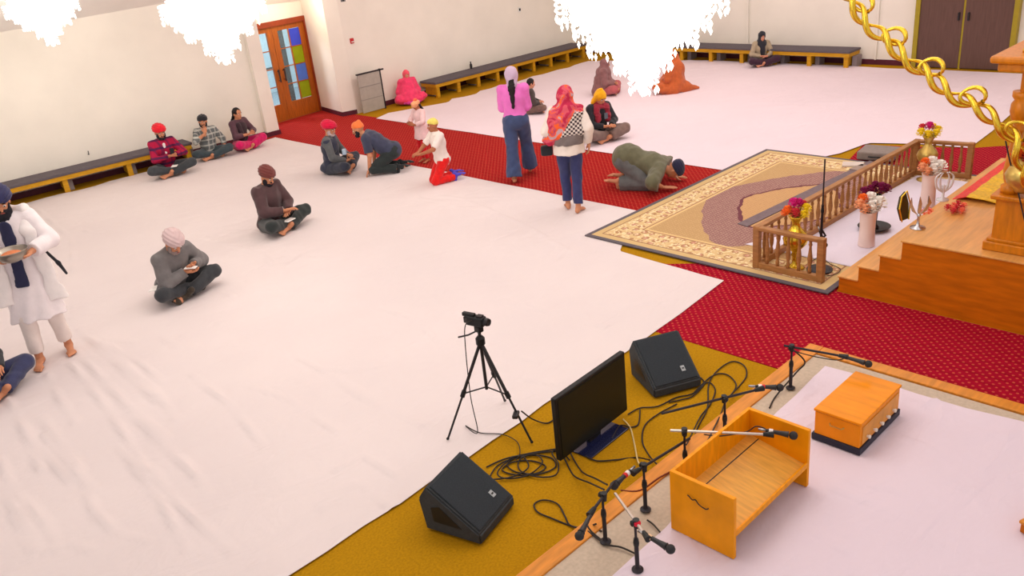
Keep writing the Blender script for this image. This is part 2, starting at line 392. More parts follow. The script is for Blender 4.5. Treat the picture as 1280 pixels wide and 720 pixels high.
# ------------------------------------------------------------------ carpets, sheets, rug
def flat(name, pts, z0, z1, m, label, cat): return tag(obj(name, prism(B(), [(p[0], p[1]) for p in pts], z0, z1), m), label, cat)
flat('carpet_runner', [(8.1, 6.3), (10.62, 6.3), (10.5, 16.5), (10.3, 16.5), (10.52, 17.6), (8.6, 17.42), (8.6, 16.42), (8.1, 16.3)], .001, .006, M_red2, 'long red patterned carpet runner leading from the entrance door to the rug', 'carpet')
flat('carpet', [at(820, 415), at(971, 461), at(975, 464), (5.98, 3.0), (5.98, -1), (7.43, -1), (7.43, 3.47), (7.9, 3.6), (7.6, 4.6), (7.12, 5.3), (7.09, 5.5), (6.9, 5.42)], .001, .005, M_red, 'red patterned carpet between the musicians platform and the wooden stage', 'carpet')
flat('carpet', [(12.45, 5.53), (12.87, 4.15), (13.12, 3.85), (13.35, 3.4), (13.2, 1.9), (12.55, 1.9), (12.02, 2.4), (12.02, 3.5), (11.3, 3.6), (11.3, 5.3)], .001, .005, M_red, 'red patterned carpet beyond the far end of the railing', 'carpet')
CREASE = []
def crease(pts, amp=.012, w=.02):
    CREASE.append(([Vector((p.x, p.y)) for p in (at(*q) for q in pts)], amp, w))
def cloth(name, poly, z, step, m, label, creases, und=.004, seed=1, z0=0.0, wav=None):
    P = np.array([(p[0], p[1]) for p in poly]); lo = P.min(0)-step; hi = P.max(0)+step
    nx, ny = (np.ceil((hi-lo)/step)).astype(int)+1
    X, Y = np.meshgrid(lo[0]+step*np.arange(nx), lo[1]+step*np.arange(ny), indexing='ij'); Q = np.stack([X, Y], -1)
    ins = np.zeros(X.shape, bool); best = np.full(X.shape, 1e9); near = Q.copy()
    for i in range(len(P)):
        a, b = P[i], P[(i+1) % len(P)]
        c1 = (a[1] > Y) != (b[1] > Y); xi = (b[0]-a[0])*(Y-a[1])/((b[1]-a[1]) if abs(b[1]-a[1]) > 1e-12 else 1e-12)+a[0]
        ins ^= c1 & (X < xi)
        ab = b-a; t = np.clip(((Q-a)@ab)/max(ab@ab, 1e-12), 0, 1); pr = a+t[..., None]*ab; d = np.linalg.norm(Q-pr, axis=-1)
        u = d < best; best = np.where(u, d, best); near = np.where(u[..., None], pr, near)
    R = np.where(ins[..., None], Q, near)
    Z = und*(np.sin(X*2.3+1.7*np.sin(Y*1.1+seed))+np.sin(Y*2.9+2*np.sin(X*.9)))*.5+und
    for pts, amp, w in creases:
        for i in range(len(pts)-1):
            a = np.array(pts[i]); b = np.array(pts[i+1]); ab = b-a; t = np.clip(((R-a)@ab)/(ab@ab), 0, 1)
            d = np.linalg.norm(R-(a+t[..., None]*ab), axis=-1)
            Z = np.maximum(Z, Z*0+und+amp*np.exp(-(d/w)**2)*(.6+.4*np.sin(X*9+Y*7)))
    Z = Z+z
    cell = ins[:-1, :-1] | ins[1:, :-1] | ins[:-1, 1:] | ins[1:, 1:]
    idx = np.arange(nx*ny).reshape(nx, ny); ci = np.argwhere(cell)
    q = np.stack([idx[ci[:, 0], ci[:, 1]], idx[ci[:, 0]+1, ci[:, 1]], idx[ci[:, 0]+1, ci[:, 1]+1], idx[ci[:, 0], ci[:, 1]+1]], 1)
    used = np.unique(q); rm = np.full(nx*ny, -1); rm[used] = np.arange(len(used))
    vs = np.concatenate([R.reshape(-1, 2), Z.reshape(-1, 1)], 1)[used]
    o = np_mesh(name, [(vs, rm[q], 0)], [m]); return tag(o, label, 'floor sheet')
def sheetfn(c1, c2):
    def f(nt, vec, x, y, z): return mix(nt, ((noise(nt, .45, 3, vec)-.3)*2.2).max(0).min(1), lin(c1), lin(c2))
    return f
def sheetmat(name, c1, c2):
    m = mat(name, c1, .85, fn=sheetfn(c1, c2)); nt = m.node_tree; b = nt.nodes['Principled BSDF']
    vec = nt.nodes['Texture Coordinate'].outputs['Object']
    h = noise(nt, 1.2, 5, scaled(nt, vec, (1, 2.6, 1), (0, 0, .35)), .6); r = (h-.5).abs()*-1
    h2 = noise(nt, 9, 3, vec)
    bn = nt.nodes.new('ShaderNodeBump'); bn.inputs['Strength'].default_value = .5; bn.inputs['Distance'].default_value = .07
    nt.links.new((r*1.0+h2*.06).s, bn.inputs['Height']); nt.links.new(bn.outputs[0], b.inputs['Normal']); return m
M_sheet = sheetmat('white floor sheet', (224, 212, 212), (233, 221, 220)); M_sheet2 = sheetmat('white sheet of the far side', (236, 218, 226), (242, 224, 232))
for q in ([(100, 415), (150, 460), (200, 505)], [(155, 505), (178, 520), (210, 552)], [(88, 455), (125, 500), (160, 550), (190, 600)], [(95, 440), (140, 485), (175, 530)], [(0, 575), (28, 640), (48, 690)], [(10, 500), (30, 540), (52, 590)],
          [(130, 430), (175, 455), (205, 480)], [(50, 520), (95, 580), (118, 640)], [(190, 590), (230, 640), (290, 690)], [(60, 470), (75, 500), (95, 530)], [(150, 560), (200, 625), (235, 690)],
          [(100, 412), (155, 455), (195, 490), (220, 525)], [(105, 450), (150, 500), (195, 550), (250, 600)], [(155, 505), (200, 550), (240, 590), (258, 615)], [(12, 500), (45, 560), (90, 605)], [(55, 545), (95, 595), (120, 615)], [(0, 600), (15, 635), (30, 675), (45, 692)], [(120, 645), (150, 670), (190, 678)], [(60, 690), (85, 680), (115, 690)], [(355, 438), (430, 480), (512, 525), (530, 535)], [(398, 632), (420, 618), (436, 608)], [(450, 605), (470, 622), (490, 635)],
          [(400, 462), (455, 500), (535, 535)], [(255, 298), (330, 320), (352, 345)], [(470, 385), (520, 400), (560, 440)], [(610, 452), (660, 475), (700, 483)], [(420, 590), (455, 570), (500, 600)], [(405, 640), (440, 605), (470, 615)],
          [(580, 250), (660, 285), (720, 320)], [(45, 260), (90, 300), (92, 340)], [(300, 480), (360, 500), (420, 540)], [(660, 380), (700, 400), (760, 410)], [(270, 365), (292, 372)], [(20, 610), (60, 660), (75, 690)], [(240, 470), (290, 510), (330, 560)]):
    crease(q, .034 if q[0][0] < 260 and q[0][1] > 400 else .02, .024)
rs = random.Random(3)
for _ in range(36):
    x = rs.uniform(.5, 7.5); y = rs.uniform(5, 15); L = rs.uniform(.3, 1.1); a_ = rs.uniform(-1.9, -.9)
    CREASE.append(([Vector((x, y)), Vector((x+L*.5*math.cos(a_), y+L*.5*math.sin(a_))), Vector((x+L*math.cos(a_+.25), y+L*math.sin(a_+.25)))], rs.uniform(.008, .018), .03))
def wavy(a, b, n, amp, seed):
    r = random.Random(seed); a = Vector((a[0], a[1])); b = Vector((b[0], b[1])); nrm = Vector((-(b-a).y, (b-a).x)).normalized(); out = []
    for i in range(n): out.append(a+(b-a)*i/n+nrm*(r.uniform(-amp, amp) if i else 0))
    return out
poly1 = wavy((-5.5, 16.6), (3.5, 16.33), 6, .05, 1)+wavy((3.5, 16.33), (8.2, 16.1), 16, .05, 2)+[Vector((8.36, 16.18))]+wavy((8.38, 16.2), (8.36, 6.5), 14, .012, 3)+wavy((8.36, 6.4), (7.2, 6.35), 2, 0, 3)+wavy(at(775, 315), at(905, 352), 5, .012, 4)+wavy(at(905, 352), at(820, 415), 6, .012, 5)+wavy(at(820, 415), at(408, 692), 12, .02, 6)+[Vector(at(408, 692)[:2]), Vector((-1, 4.3)), Vector((-5.5, 4.3))]
cloth('floor_sheet', poly1, .010, .032, M_sheet, 'large creased white sheet over the near floor, left of the red runner', CREASE, .003)
p2 = wavy((10.42, 15.4), (10.4, 5.9), 12, .012, 8)+[Vector((11.5, 5.75)), Vector((11.65, 5.72))]+[Vector(at(1050, 193)[:2]), Vector(at(1085, 180)[:2]), Vector(at(1150, 181)[:2]), Vector(at(1212, 186)[:2]), Vector(at(1240, 165)[:2]), Vector(at(1290, 120)[:2]), Vector((18.1, 3.2))]+wavy((18.1, 3.2), (18.05, 12), 8, .05, 9)+wavy((18.0, 12), (17.3, 15.1), 3, .05, 10)+wavy((17.2, 15.15), (11.9, 15.15), 18, .12, 11)+wavy((11.8, 15.2), (10.6, 15.75), 4, .1, 12)
cr2 = []
for _ in range(26):
    x = rs.uniform(10.6, 17); y = rs.uniform(6, 15); L = rs.uniform(.5, 2); a_ = rs.uniform(-1.3, -.3)
    cr2.append(([Vector((x, y)), Vector((x+L*math.cos(a_), y+L*math.sin(a_)))], rs.uniform(.01, .02), .05))
cloth('floor_sheet', p2, .010, .07, M_sheet2, 'wide white sheet on the far floor between the red runner and the back wall', cr2, .004, 5)
# Persian rug
def rugfn(nt, vec, x, y, z):
    u, v = x.abs(), y.abs(); e = (u*-1+2.15).min(v*-1+1.59)
    n1 = noise(nt, 26, 2, vec); vo = nt.nodes.new('ShaderNodeTexVoronoi'); vo.inputs['Scale'].default_value = 7; vo.inputs['Randomness'].default_value = .35; nt.links.new(vec, vo.inputs['Vector'])
    vd = X_(nt, vo.outputs['Distance'])
    vo2 = nt.nodes.new('ShaderNodeTexVoronoi'); vo2.inputs['Scale'].default_value = 24; vo2.inputs['Randomness'].default_value = .2; nt.links.new(vec, vo2.inputs['Vector']); vd2 = X_(nt, vo2.outputs['Distance'])
    q = (u/1.62).pow(1.35)+(v/1.12).pow(1.35)+(noise(nt, 5, 2, vec)-.5)*.12
    field = mix(nt, vd2.lt(.3)*.5, lin((196, 160, 112)), lin((220, 186, 140)))
    mauve = mix(nt, vd2.lt(.34)*.7, lin((156, 116, 110)), lin((198, 164, 146)))
    med = mix(nt, vd2.lt(.3)*.6, lin((206, 164, 116)), lin((186, 140, 104)))
    c = mix(nt, q.lt(1.0), field, mauve); c = mix(nt, q.lt(.50), c, lin((118, 70, 78))); c = mix(nt, q.lt(.46), c, med)
    c = mix(nt, q.lt(.06), c, lin((160, 110, 90)))
    bord = mix(nt, vd.lt(.36), lin((222, 192, 140)), lin((184, 138, 98))); bord = mix(nt, vd.lt(.2), bord, lin((206, 150, 128)))
    bord = mix(nt, (n1.gt(.56)), bord, lin((240, 220, 176)))
    c = mix(nt, e.lt(.56), c, lin((226, 196, 140))); c = mix(nt, e.lt(.52), c, lin((170, 120, 90))); c = mix(nt, e.lt(.50), c, bord)
    c = mix(nt, e.lt(.17), c, lin((168, 126, 96))); c = mix(nt, e.lt(.15), c, lin((214, 184, 130))); c = mix(nt, e.lt(.06), c, lin((106, 98, 104)))
    return c
M_rug = mat('persian rug weave', (200, 160, 110), .95, fn=rugfn, bump=.2, bscale=200, spec=.1)
o = obj('rug', prism(B(), [(-2.15, -1.59), (2.15, -1.59), (2.15, 1.59), (-2.15, 1.59)], 0, .012), M_rug, loc=(7.29+2.15, 3.49+1.59, .018)); tag(o, 'big beige and mauve Persian rug with a grey edge in front of the stage', 'rug')
RZ = .031
M_dmat = mat('dark grey strip mat', (124, 108, 112), .9, .1, 20); o = flat('strip_mat', [at(922, 283), at(934, 287), at(1098, 207), at(1087, 204)], RZ, RZ+.01, M_dmat, 'long dark grey strip mat lying outside the long side of the railing', 'mat')
M_shw = sheetmat('white sheet inside the railing', (232, 224, 240), (238, 230, 244))
pw = [(8.0, 4.85), (8.0, 3.52), (11.25, 3.52), (11.25, 4.24), (9.0, 4.36)]
cloth('floor_sheet', [Vector((p[0], p[1])) for p in pw], RZ, .05, M_shw, 'white sheet on the rug between the railing and the steps', [], .003, 3)
# ------------------------------------------------------------------ benches
M_cush = mat('grey bench cushion', (98, 90, 96), .8, .08, 20, .2); M_bench = mat('golden pine', (206, 150, 22), .5, .15, 5, stretch=(1, 10, 10)); M_gbox = mat('grey painted block', (150, 138, 140), .7)
def bench(label, a, b, depth, n, h=.37):
    a = Vector((a[0], a[1], 0)); b = Vector((b[0], b[1], 0)); L = (b-a).length; rz = math.atan2(b.y-a.y, b.x-a.x)
    t = thing('bench', label, 'bench', a, rz, 'wall benches')     # a..b is the wall side, bench grows to local -y
    obj('seat_cushion', bx(B(), 0, L, -depth, 0, h-.05, h, .012), M_cush, t)
    bm = B(); bx(bm, .02, L-.02, -depth+.02, -depth+.05, h-.13, h-.05); bx(bm, .02, L-.02, -.05, -.02, h-.13, h-.05); bx(bm, .02, .05, -depth+.05, -.05, h-.13, h-.05); bx(bm, L-.05, L-.02, -depth+.05, -.05, h-.13, h-.05)
    obj('apron', bm, M_bench, t)
    for k in range(n):
        x = .1+(L-.2)*k/(n-1); bm = B(); bx(bm, x-.045, x+.045, -depth+.05, -depth+.11, 0, h-.05); bx(bm, x-.015, x+.015, -depth+.11, -.08, .05, h-.13)
        obj('leg', bm, M_bench, t); obj('rear_block', bx(B(), x+.05, x+.15, -.3, -.05, 0, h-.14), M_gbox, t)
    return t
bench('long grey topped bench with yellow legs along the left wall', (-1.5, 17.17), (6.62, 16.60), .5, 8)
bench('long grey topped bench with yellow legs along the wall right of the entrance', (12.42, 16.3), (17.75, 16.24), .6, 9)
bench('grey topped bench with yellow legs standing against the back wall', (18.32, 13.6), (18.38, 8.35), .55, 7)
tag(obj('wall_hook', tube(B(), [(0, 0, 0), (0, -.05, 0), (0, -.06, .07)], .008), M_dkmetal, loc=(4.86, 16.72, .5)), 'small dark hook on the left wall above the bench seat', 'hook')
tag(obj('bottle', lathe(B(), [(.03, 0), (.032, .01), (.032, .1), (.014, .13), (.014, .15), (.017, .15), (.017, .17)], (0, 0, 0)), M_dkmetal, loc=(14.0, 16.2, .371)), 'small dark bottle on the bench right of the entrance', 'bottle')
# grey panel beside the right pilaster
t = thing('screen_panel', 'low grey folding screen panel against the wall beside the right pilaster', 'screen', (10.6, 16.12, 0))
M_scr = mat('grey screen cloth', (176, 168, 158), .8, .06, 9, .1)
obj('panel', bx(B(), 0, .6, 0, .02, .02, .86), M_scr, t); bm = B()
for z in (.3, .58): bx(bm, 0, .6, -.008, 0, z, z+.012)
obj('slat', bm, mat('screen slat', (150, 144, 138), .6), t)
bm = B(); bx(bm, .6, .63, -.01, .03, 0, .9); obj('post', bm, M_dkmetal, t); bm = B(); bx(bm, -.02, .72, -.01, .03, .86, .89); obj('top_rail', bm, M_dkmetal, t)
# ------------------------------------------------------------------ wooden stage with steps
M_stage = mat('honey stage veneer', (196, 104, 8), .5, .16, 3, stretch=(1.2, 1.2, 7), coat=.08, spec=.15); M_stgtop = mat('stage tread oak', (222, 160, 84), .35, .12, 4, stretch=(.8, 6, 1), coat=.3)  # tread colour made lighter, the highlight on the steps is painted in
SX0, SX1 = 7.45, 12.0
t = thing('stage', 'large orange brown wooden stage with four steps beside the red carpet', 'stage', (SX0, 3.46, 0))
prof = [(3.46, 0), (3.46, .15), (3.27, .15), (3.27, .30), (3.075, .30), (3.075, .46), (2.88, .46), (2.88, .64), (-1, .64), (-1, 0)]
o = obj('step_body', extrude_prof(B(), [(SX0, y, z) for y, z in prof], (SX1-SX0, 0, 0)), M_stage, t); o.location = (-SX0, -3.46, 0)
for y1, y0, z in ((3.475, 3.27, .15), (3.285, 3.075, .30), (3.09, 2.88, .46), (2.895, -1, .64)):
    o = obj('tread', bx(B(), SX0-.012, SX1+.01, y0, y1, z, z+.018, .004), M_stgtop, t); o.location = (-SX0, -3.46, 0)
# canopied shrine on the stage
M_wood = mat('carved orange wood', (206, 122, 14), .4, .15, 6, stretch=(5, 5, 1), coat=.2); M_gold = mat('polished gold metal', (236, 200, 66), .25, .1, 20, metal=.85); M_brass = mat('brass', (206, 176, 96), .3, .08, 14, metal=.7)
PX0, PX1, PY0, PY1 = 7.62, 9.7, .3, 2.2
t = thing('shrine_canopy', 'carved wooden canopy on four turned posts above a panelled base, on the stage', 'canopy', (PX0, PY1, .658))
def put(name, bm, m, par, sm=False): o = obj(name, bm, m, par, sm); o.location = -Vector(par.location); return o
bm = B(); bx(bm, PX0, PX1, PY0, PY1, .659, 1.12); put('base', bm, M_wood, t)
bm = B(); bx(bm, PX0-.05, PX1+.05, PY0-.05, PY1+.05, .659, .74, .01); bx(bm, PX0-.03, PX1+.03, PY0-.03, PY1+.03, .74, .77, .008); put('plinth_moulding', bm, M_wood, t)
bm = B(); bx(bm, PX0-.04, PX1+.04, PY0-.04, PY1+.04, 1.12, 1.16, .01); put('base_top', bm, M_wood, t)
for x in (PX0+.09, PX1-.09):
    for y in (PY0+.09, PY1-.07):
        bm = lathe(B(), [(.075, 1.16), (.075, 1.22), (.05, 1.24), (.062, 1.28), (.072, 1.36), (.06, 1.5), (.042, 1.62), (.038, 1.68), (.055, 1.7), (.055, 1.72), (.04, 1.74), (.07, 1.8), (.085, 1.86), (.08, 1.92), (.06, 1.95), (.08, 1.98), (.08, 2.02)], (x, y, 0), 16)
        put('post', bm, M_wood, t, True)
def arch(a, b, z0, z1, th):       # scalloped valance between two posts
    a, b = Vector(a), Vector(b); L = (b-a).length; d = (b-a).normalized(); n = Vector((-d.y, d.x, 0)); pts = []
    N = 5
    for i in range(N):
        for k in range(8):
            u = (i+k/8)/N; s = (u-.5)*2; z = z0+(z1-z0)*.75*math.sqrt(max(0, 1-s*s))-.035*(1-abs(math.sin(math.pi*(k/8))))
            pts.append(a+d*(u*L)+Vector((0, 0, max(z, z0-.04))))
    pts.append(b+Vector((0, 0, z0))); pts += [b+Vector((0, 0, z1)), a+Vector((0, 0, z1))]
    return extrude_prof(B(), pts, n*th)
x0, x1, y0, y1 = PX0+.09, PX1-.09, PY0+.09, PY1-.07
for a, b in (((x0, y1, 0), (x0, y0, 0)), ((x0, y1, 0), (x1, y1, 0)), ((x1, y1, 0), (x1, y0, 0)), ((x0, y0, 0), (x1, y0, 0))): put('arch', arch(a, b, 1.95, 2.2, .03), M_wood, t)
bm = B(); bx(bm, PX0-.08, PX1+.08, PY0-.08, PY1+.1, 2.2, 2.27, .015); bx(bm, PX0-.13, PX1+.13, PY0-.13, PY1+.15, 2.27, 2.33, .02); put('cornice', bm, M_wood, t)
cx, cy = (PX0+PX1)/2, (PY0+PY1)/2
put('dome', lathe(B(), [(.8, 2.33), (.84, 2.4), (.86, 2.5), (.8, 2.66), (.62, 2.82), (.35, 2.95), (.12, 3.04), (.04, 3.1), (.06, 3.14), (.0, 3.24)], (cx, cy, 0), 32), M_gold, t, True)
for x in (x0, x1):
    for y in (y0, y1): put('finial', lathe(B(), [(.05, 2.33), (.05, 2.36), (.02, 2.38), (.05, 2.43), (.055, 2.47), (.03, 2.52), (.012, 2.56), (.02, 2.58), (.0, 2.64)], (x, y, 0), 14), M_gold, t, True)
M_wcloth = mat('white shrine cloth', (246, 238, 236), .85, .03, 5, .2, 20); M_ybro = mat('golden brocade', (232, 186, 20), .4, .18, 30, .2, 60, metal=.25); M_rbro = mat('red brocade', (222, 58, 50), .6, .2, 40)
def draped(name, pts, L, label, mats, cat='cloth'):
    """pts: cross-section polyline (world) swept along vector L as a thin cloth with a coloured border"""
    bm = B(); L = Vector(L); n = 24; P = [Vector(p) for p in pts]; rows = []
    for i in range(n+1):
        w = .006*math.sin(i*1.7)
        rows.append([bm.verts.new(p+L*i/n+Vector((0, 0, w*(1 if j else .3)))) for j, p in enumerate(P)])
    for i in range(n):
        for j in range(len(P)-1): bm.faces.new((rows[i][j], rows[i+1][j], rows[i+1][j+1], rows[i][j+1])).material_index = 1 if j == 0 else 0
    bmesh.ops.recalc_face_normals(bm, faces=bm.faces); bmesh.ops.solidify(bm, geom=list(bm.faces), thickness=.006)
    return tag(obj(name, bm, mats), label, cat)
draped('brocade_cloth', [(8.75, 2.93, .66), (8.75, 2.80, .705), (8.75, 2.62, .70), (8.75, 2.45, .672)], (2.1, 0, 0), 'golden brocade cloth with a red border along the top of the steps', [M_ybro, M_rbro])
draped('brocade_cloth', [(7.95, 2.27, 1.12), (7.95, 2.21, 1.20), (7.95, 2.05, 1.19), (7.95, 1.95, 1.18)], (1.6, 0, 0), 'golden brocade cloth over the edge of the shrine base behind the post', [M_ybro, M_ybro])
draped('shrine_cloth', [(7.66, 1.9, 1.175), (7.66, 1.4, 1.20), (7.66, .9, 1.2), (7.66, .4, 1.175)], (1.9, 0, 0), 'white cloth covering the top of the shrine base', [M_wcloth, M_wcloth])
# ---------------- flowers
def petal_ball(c, r, seed, n=26):
    """a blossom head: overlapping petals on a ball"""
    bm = B(); R = random.Random(seed); c = Vector(c); sph(bm, c, r*.55, 1)
    for i in range(n):
        z = 1-2*(i+.5)/n*.85; a = i*2.4; q = math.sqrt(max(0, 1-z*z)); d = Vector((q*math.cos(a), q*math.sin(a), z)); s = d.cross(Vector((0, 0, 1)) if abs(d.z) < .9 else Vector((1, 0, 0))).normalized(); u = s.cross(d)
        p = c+d*r*.55; w = r*.42; tip = c+d*r*R.uniform(.95, 1.1)+u*r*.18
        bm.faces.new([bm.verts.new(x) for x in (p, p+s*w+d*r*.25, tip+s*w*.4, tip-s*w*.4, p-s*w+d*r*.25)])
    return bm
FM = {k: mat('petals '+k, c, .7, .12, 40) for k, c in dict(magenta=(206, 20, 120), yellow=(246, 214, 30), orange=(248, 112, 30), red=(206, 52, 60), peach=(252, 176, 130), white=(250, 240, 232), wine=(122, 8, 70), coral=(250, 120, 90)).items()}
M_leaf = mat('leaf green', (60, 92, 40), .6, .2, 30)
def bouquet(label, c, blooms, cat='flowers', stemz=.16, group=None):
    c = Vector(c); t = thing('bouquet', label, cat, c, group=group)
    bm = B()
    for i, (dx, dy, dz, r, col) in enumerate(blooms):
        tube(bm, [(0, 0, -stemz), (dx*.4, dy*.4, dz*.3), (dx, dy, dz)], .004, 5)
        a = i*1.9; b0 = Vector((dx*.6, dy*.6, dz*.3)); dd_ = Vector((math.cos(a), math.sin(a), .3)); sd = Vector((-math.sin(a), math.cos(a), 0))
        bm.faces.new([bm.verts.new(b0+x) for x in (Vector((0, 0, 0)), dd_*.04+sd*.015, dd_*.09, dd_*.04-sd*.015)])
    obj('stems', bm, M_leaf, t)
    for i, (dx, dy, dz, r, col) in enumerate(blooms): obj('blossom', petal_ball((dx, dy, dz), r, i), FM[col], t)
    return t
rx, fwx = dirv(0), dirv(90)
def sb(u, w, z): v = rx*u+fwx*w; return (v.x, v.y, z)     # offsets: to the right of the view, away, up
def vase(label, loc, prof, m, cat='vase', seg=24, name='vase'):
    return tag(obj(name, lathe(B(), prof, (0, 0, 0), seg), m, smooth=True, loc=loc), label, cat)
urn = [(.10, 0), (.105, .015), (.06, .03), (.03, .06), (.028, .14), (.04, .17), (.03, .2), (.06, .24), (.115, .31), (.13, .37), (.11, .43), (.06, .49), (.04, .53), (.042, .57), (.075, .63), (.08, .645), (.07, .645), (.03, .58), (.01, .5)]; urn = [(r, h*.915) for r, h in urn]
vase('tall gold footed vase of flowers behind the near end of the railing', (7.68, 4.06, RZ), urn, M_gold)
vase('tall gold footed vase of flowers at the far corner of the railing', (11.1, 4.08, RZ+.004), urn, M_brass)
mixb = [(*sb(-.09, 0, .07), .055, 'orange'), (*sb(-.02, .02, .13), .065, 'magenta'), (*sb(.04, .05, .12), .05, 'magenta'), (*sb(.1, 0, .07), .055, 'yellow'), (*sb(.06, -.06, .03), .05, 'yellow'), (*sb(-.03, -.05, .05), .055, 'red'), (*sb(.09, .06, .1), .04, 'red'), (*sb(-.1, .06, .03), .045, 'orange')]
bouquet('magenta, orange and yellow flowers in the near gold vase', (7.68, 4.06, RZ+.585), mixb)
yb = [(*sb(-.11, 0, .06), .06, 'yellow'), (*sb(-.04, -.05, .04), .06, 'yellow'), (*sb(.06, -.05, .04), .06, 'yellow'), (*sb(.12, .02, .07), .055, 'yellow'), (*sb(0, .02, .13), .06, 'magenta'), (*sb(.07, .06, .1), .05, 'yellow'), (*sb(-.07, .06, .11), .05, 'red')]
bouquet('yellow flowers with one magenta bloom in the far brass vase', (11.1, 4.08, RZ+.585), yb)
wv = [(.085, 0), (.088, .01), (.08, .2), (.085, .38), (.092, .40), (.082, .40), (.07, .3), (.01, .28)]
M_ivory = mat('ivory vase glaze', (250, 226, 216), .35, .03, 5)
pwb = [(*sb(-.1, 0, .07), .06, 'peach'), (*sb(-.06, -.05, .03), .06, 'peach'), (*sb(-.05, .05, .11), .06, 'orange'), (*sb(.03, -.04, .04), .08, 'white'), (*sb(.11, .0, .06), .085, 'white'), (*sb(.04, .06, .1), .075, 'white')]
for (x, y, lb) in ((8.62, 3.72, 'near'), (10.16, 3.68, 'far')):
    vase(f'{lb} one of two tall ivory cylinder vases on the white sheet inside the railing', (x, y, RZ+.006), wv, M_ivory)['group'] = 'ivory vases'
    bouquet(f'peach and white flowers in the {lb} ivory cylinder vase', (x, y, RZ+.42), pwb)
vase('shallow dark dish on the sheet behind the near ivory vase', (9.12, 3.86, RZ+.006), [(.09, 0), (.15, .02), (.18, .045), (.17, .045), (.08, .015), (.01, .012)], M_dkmetal, 'dish', name='dish')
vase('slim dark vase standing in the shallow dish', (9.12, 3.86, RZ+.022), [(.05, 0), (.05, .02), (.025, .05), (.03, .18), (.05, .36), (.055, .40), (.045, .40), (.01, .2)], M_dkmetal)
bouquet('deep wine red flowers in the slim dark vase', (9.12, 3.86, RZ+.42), [(*sb(-.14, 0, .05), .06, 'wine'), (*sb(-.05, .02, .06), .06, 'wine'), (*sb(.05, 0, .07), .07, 'wine'), (*sb(.12, .02, .05), .06, 'wine'), (*sb(0, .05, .1), .05, 'wine')])
# silver emblem stand, flower string, gold pot
M_silver = mat('polished silver', (200, 200, 206), .2, metal=.9)
p = at(1147, 285, .66); t = thing('silver_ornament', 'silver ornament of upright blades on a round foot, on the stage edge', 'ornament', (p.x, p.y, .659))
obj('foot', lathe(B(), [(.07, 0), (.07, .01), (.02, .03), (.012, .06), (.012, .11), (.02, .13), (.0, .15)], (0, 0, 0), 18), M_silver, t, True)
for s in (-1, 0, 1):
    bm = B(); R = Matrix.Rotation(YAW, 3, 'Z')
    pts = [(.0, .12), (s*.05-.012, .17), (s*.085-.008, .24), (s*.08, .31), (s*.09+.022, .24), (s*.055+.02, .17)]
    extrude_prof(bm, [R @ Vector((a, 0, b)) for a, b in pts], R @ Vector((0, .012, 0))); obj('blade', bm, M_silver, t)
p = at(1131, 277, .66); t = thing('photo_plaque', 'small dark leaf shaped plaque with gold trim beside the silver ornament', 'plaque', (p.x, p.y, .659))
R = Matrix.Rotation(YAW+.5, 3, 'Z'); obj('plate', extrude_prof(B(), [R @ Vector(q) for q in ((-.05, 0, .02), (.05, 0, .02), (.08, .03, .16), (.05, .05, .28), (-.02, .05, .24), (-.07, .03, .14))], R @ Vector((0, .02, 0))), mat('dark olive plate', (70, 58, 30), .4), t)
obj('trim', tube(B(), [R @ Vector(q) for q in ((-.05, -.005, 0.012), (-.07, .02, .14), (-.02, .04, .25), (.05, .04, .29), (.085, .02, .17), (.05, -.005, 0.012))], .008, 6), M_gold, t)
p = at(1178, 250, .66); t = thing('silver_ornament', 'clear crystal ornament with curved arms farther back on the stage edge', 'ornament', (p.x, p.y, .659))
M_cry = mat('pale crystal', (226, 226, 232), .12, .03, 5, spec=.8, coat=.5)
obj('foot', lathe(B(), [(.06, 0), (.06, .01), (.015, .03), (.01, .13), (.02, .15), (0, .17)], (0, 0, 0), 16), M_cry, t, True)
for a in (-1, -.5, .5, 1): obj('arm', tube(B(), [sb(0, 0, .08), sb(a*.07, 0, .14), sb(a*.09, 0, .24), sb(a*.04, 0, .29)], [.008, .012, .01, .003], 6, smooth_n=4), M_cry, t, True)
t = thing('flower_string', 'heap of coral red flowers lying on the stage top', 'flowers', at(1195, 264, .66))
for i in range(9): a = i*2.4; obj('blossom', petal_ball((.035*math.sqrt(i)*math.cos(a)*1.3, .03*math.sqrt(i)*math.sin(a), .035), .035, i, 18), FM['coral' if i % 2 else 'red'], t)
t = thing('flower_string', 'small loop of red flowers near the gold cloth by the steps', 'flowers', at(1158, 268, .66))
for i in range(6): a = i*1.05; obj('blossom', petal_ball((.06*math.cos(a), .035*math.sin(a), .03), .024, i, 14), FM['coral'], t)
p = at(1278, 240, 1.2); vase('bulbous pale gold pot of orange flowers behind the canopy post', (p.x, p.y, 1.201), [(.06, 0), (.07, .02), (.13, .08), (.15, .15), (.12, .22), (.06, .26), (.07, .3), (.06, .3), (.01, .2)], M_brass, 'pot', name='pot')
bouquet('orange red flowers in the bulbous gold pot', (p.x, p.y, 1.49), [(*sb(-.08, 0, .05), .06, 'orange'), (*sb(0, 0, .08), .07, 'orange'), (*sb(.09, .02, .05), .06, 'yellow'), (*sb(-.03, -.05, .02), .05, 'red'), (*sb(.05, -.05, .02), .05, 'orange')])
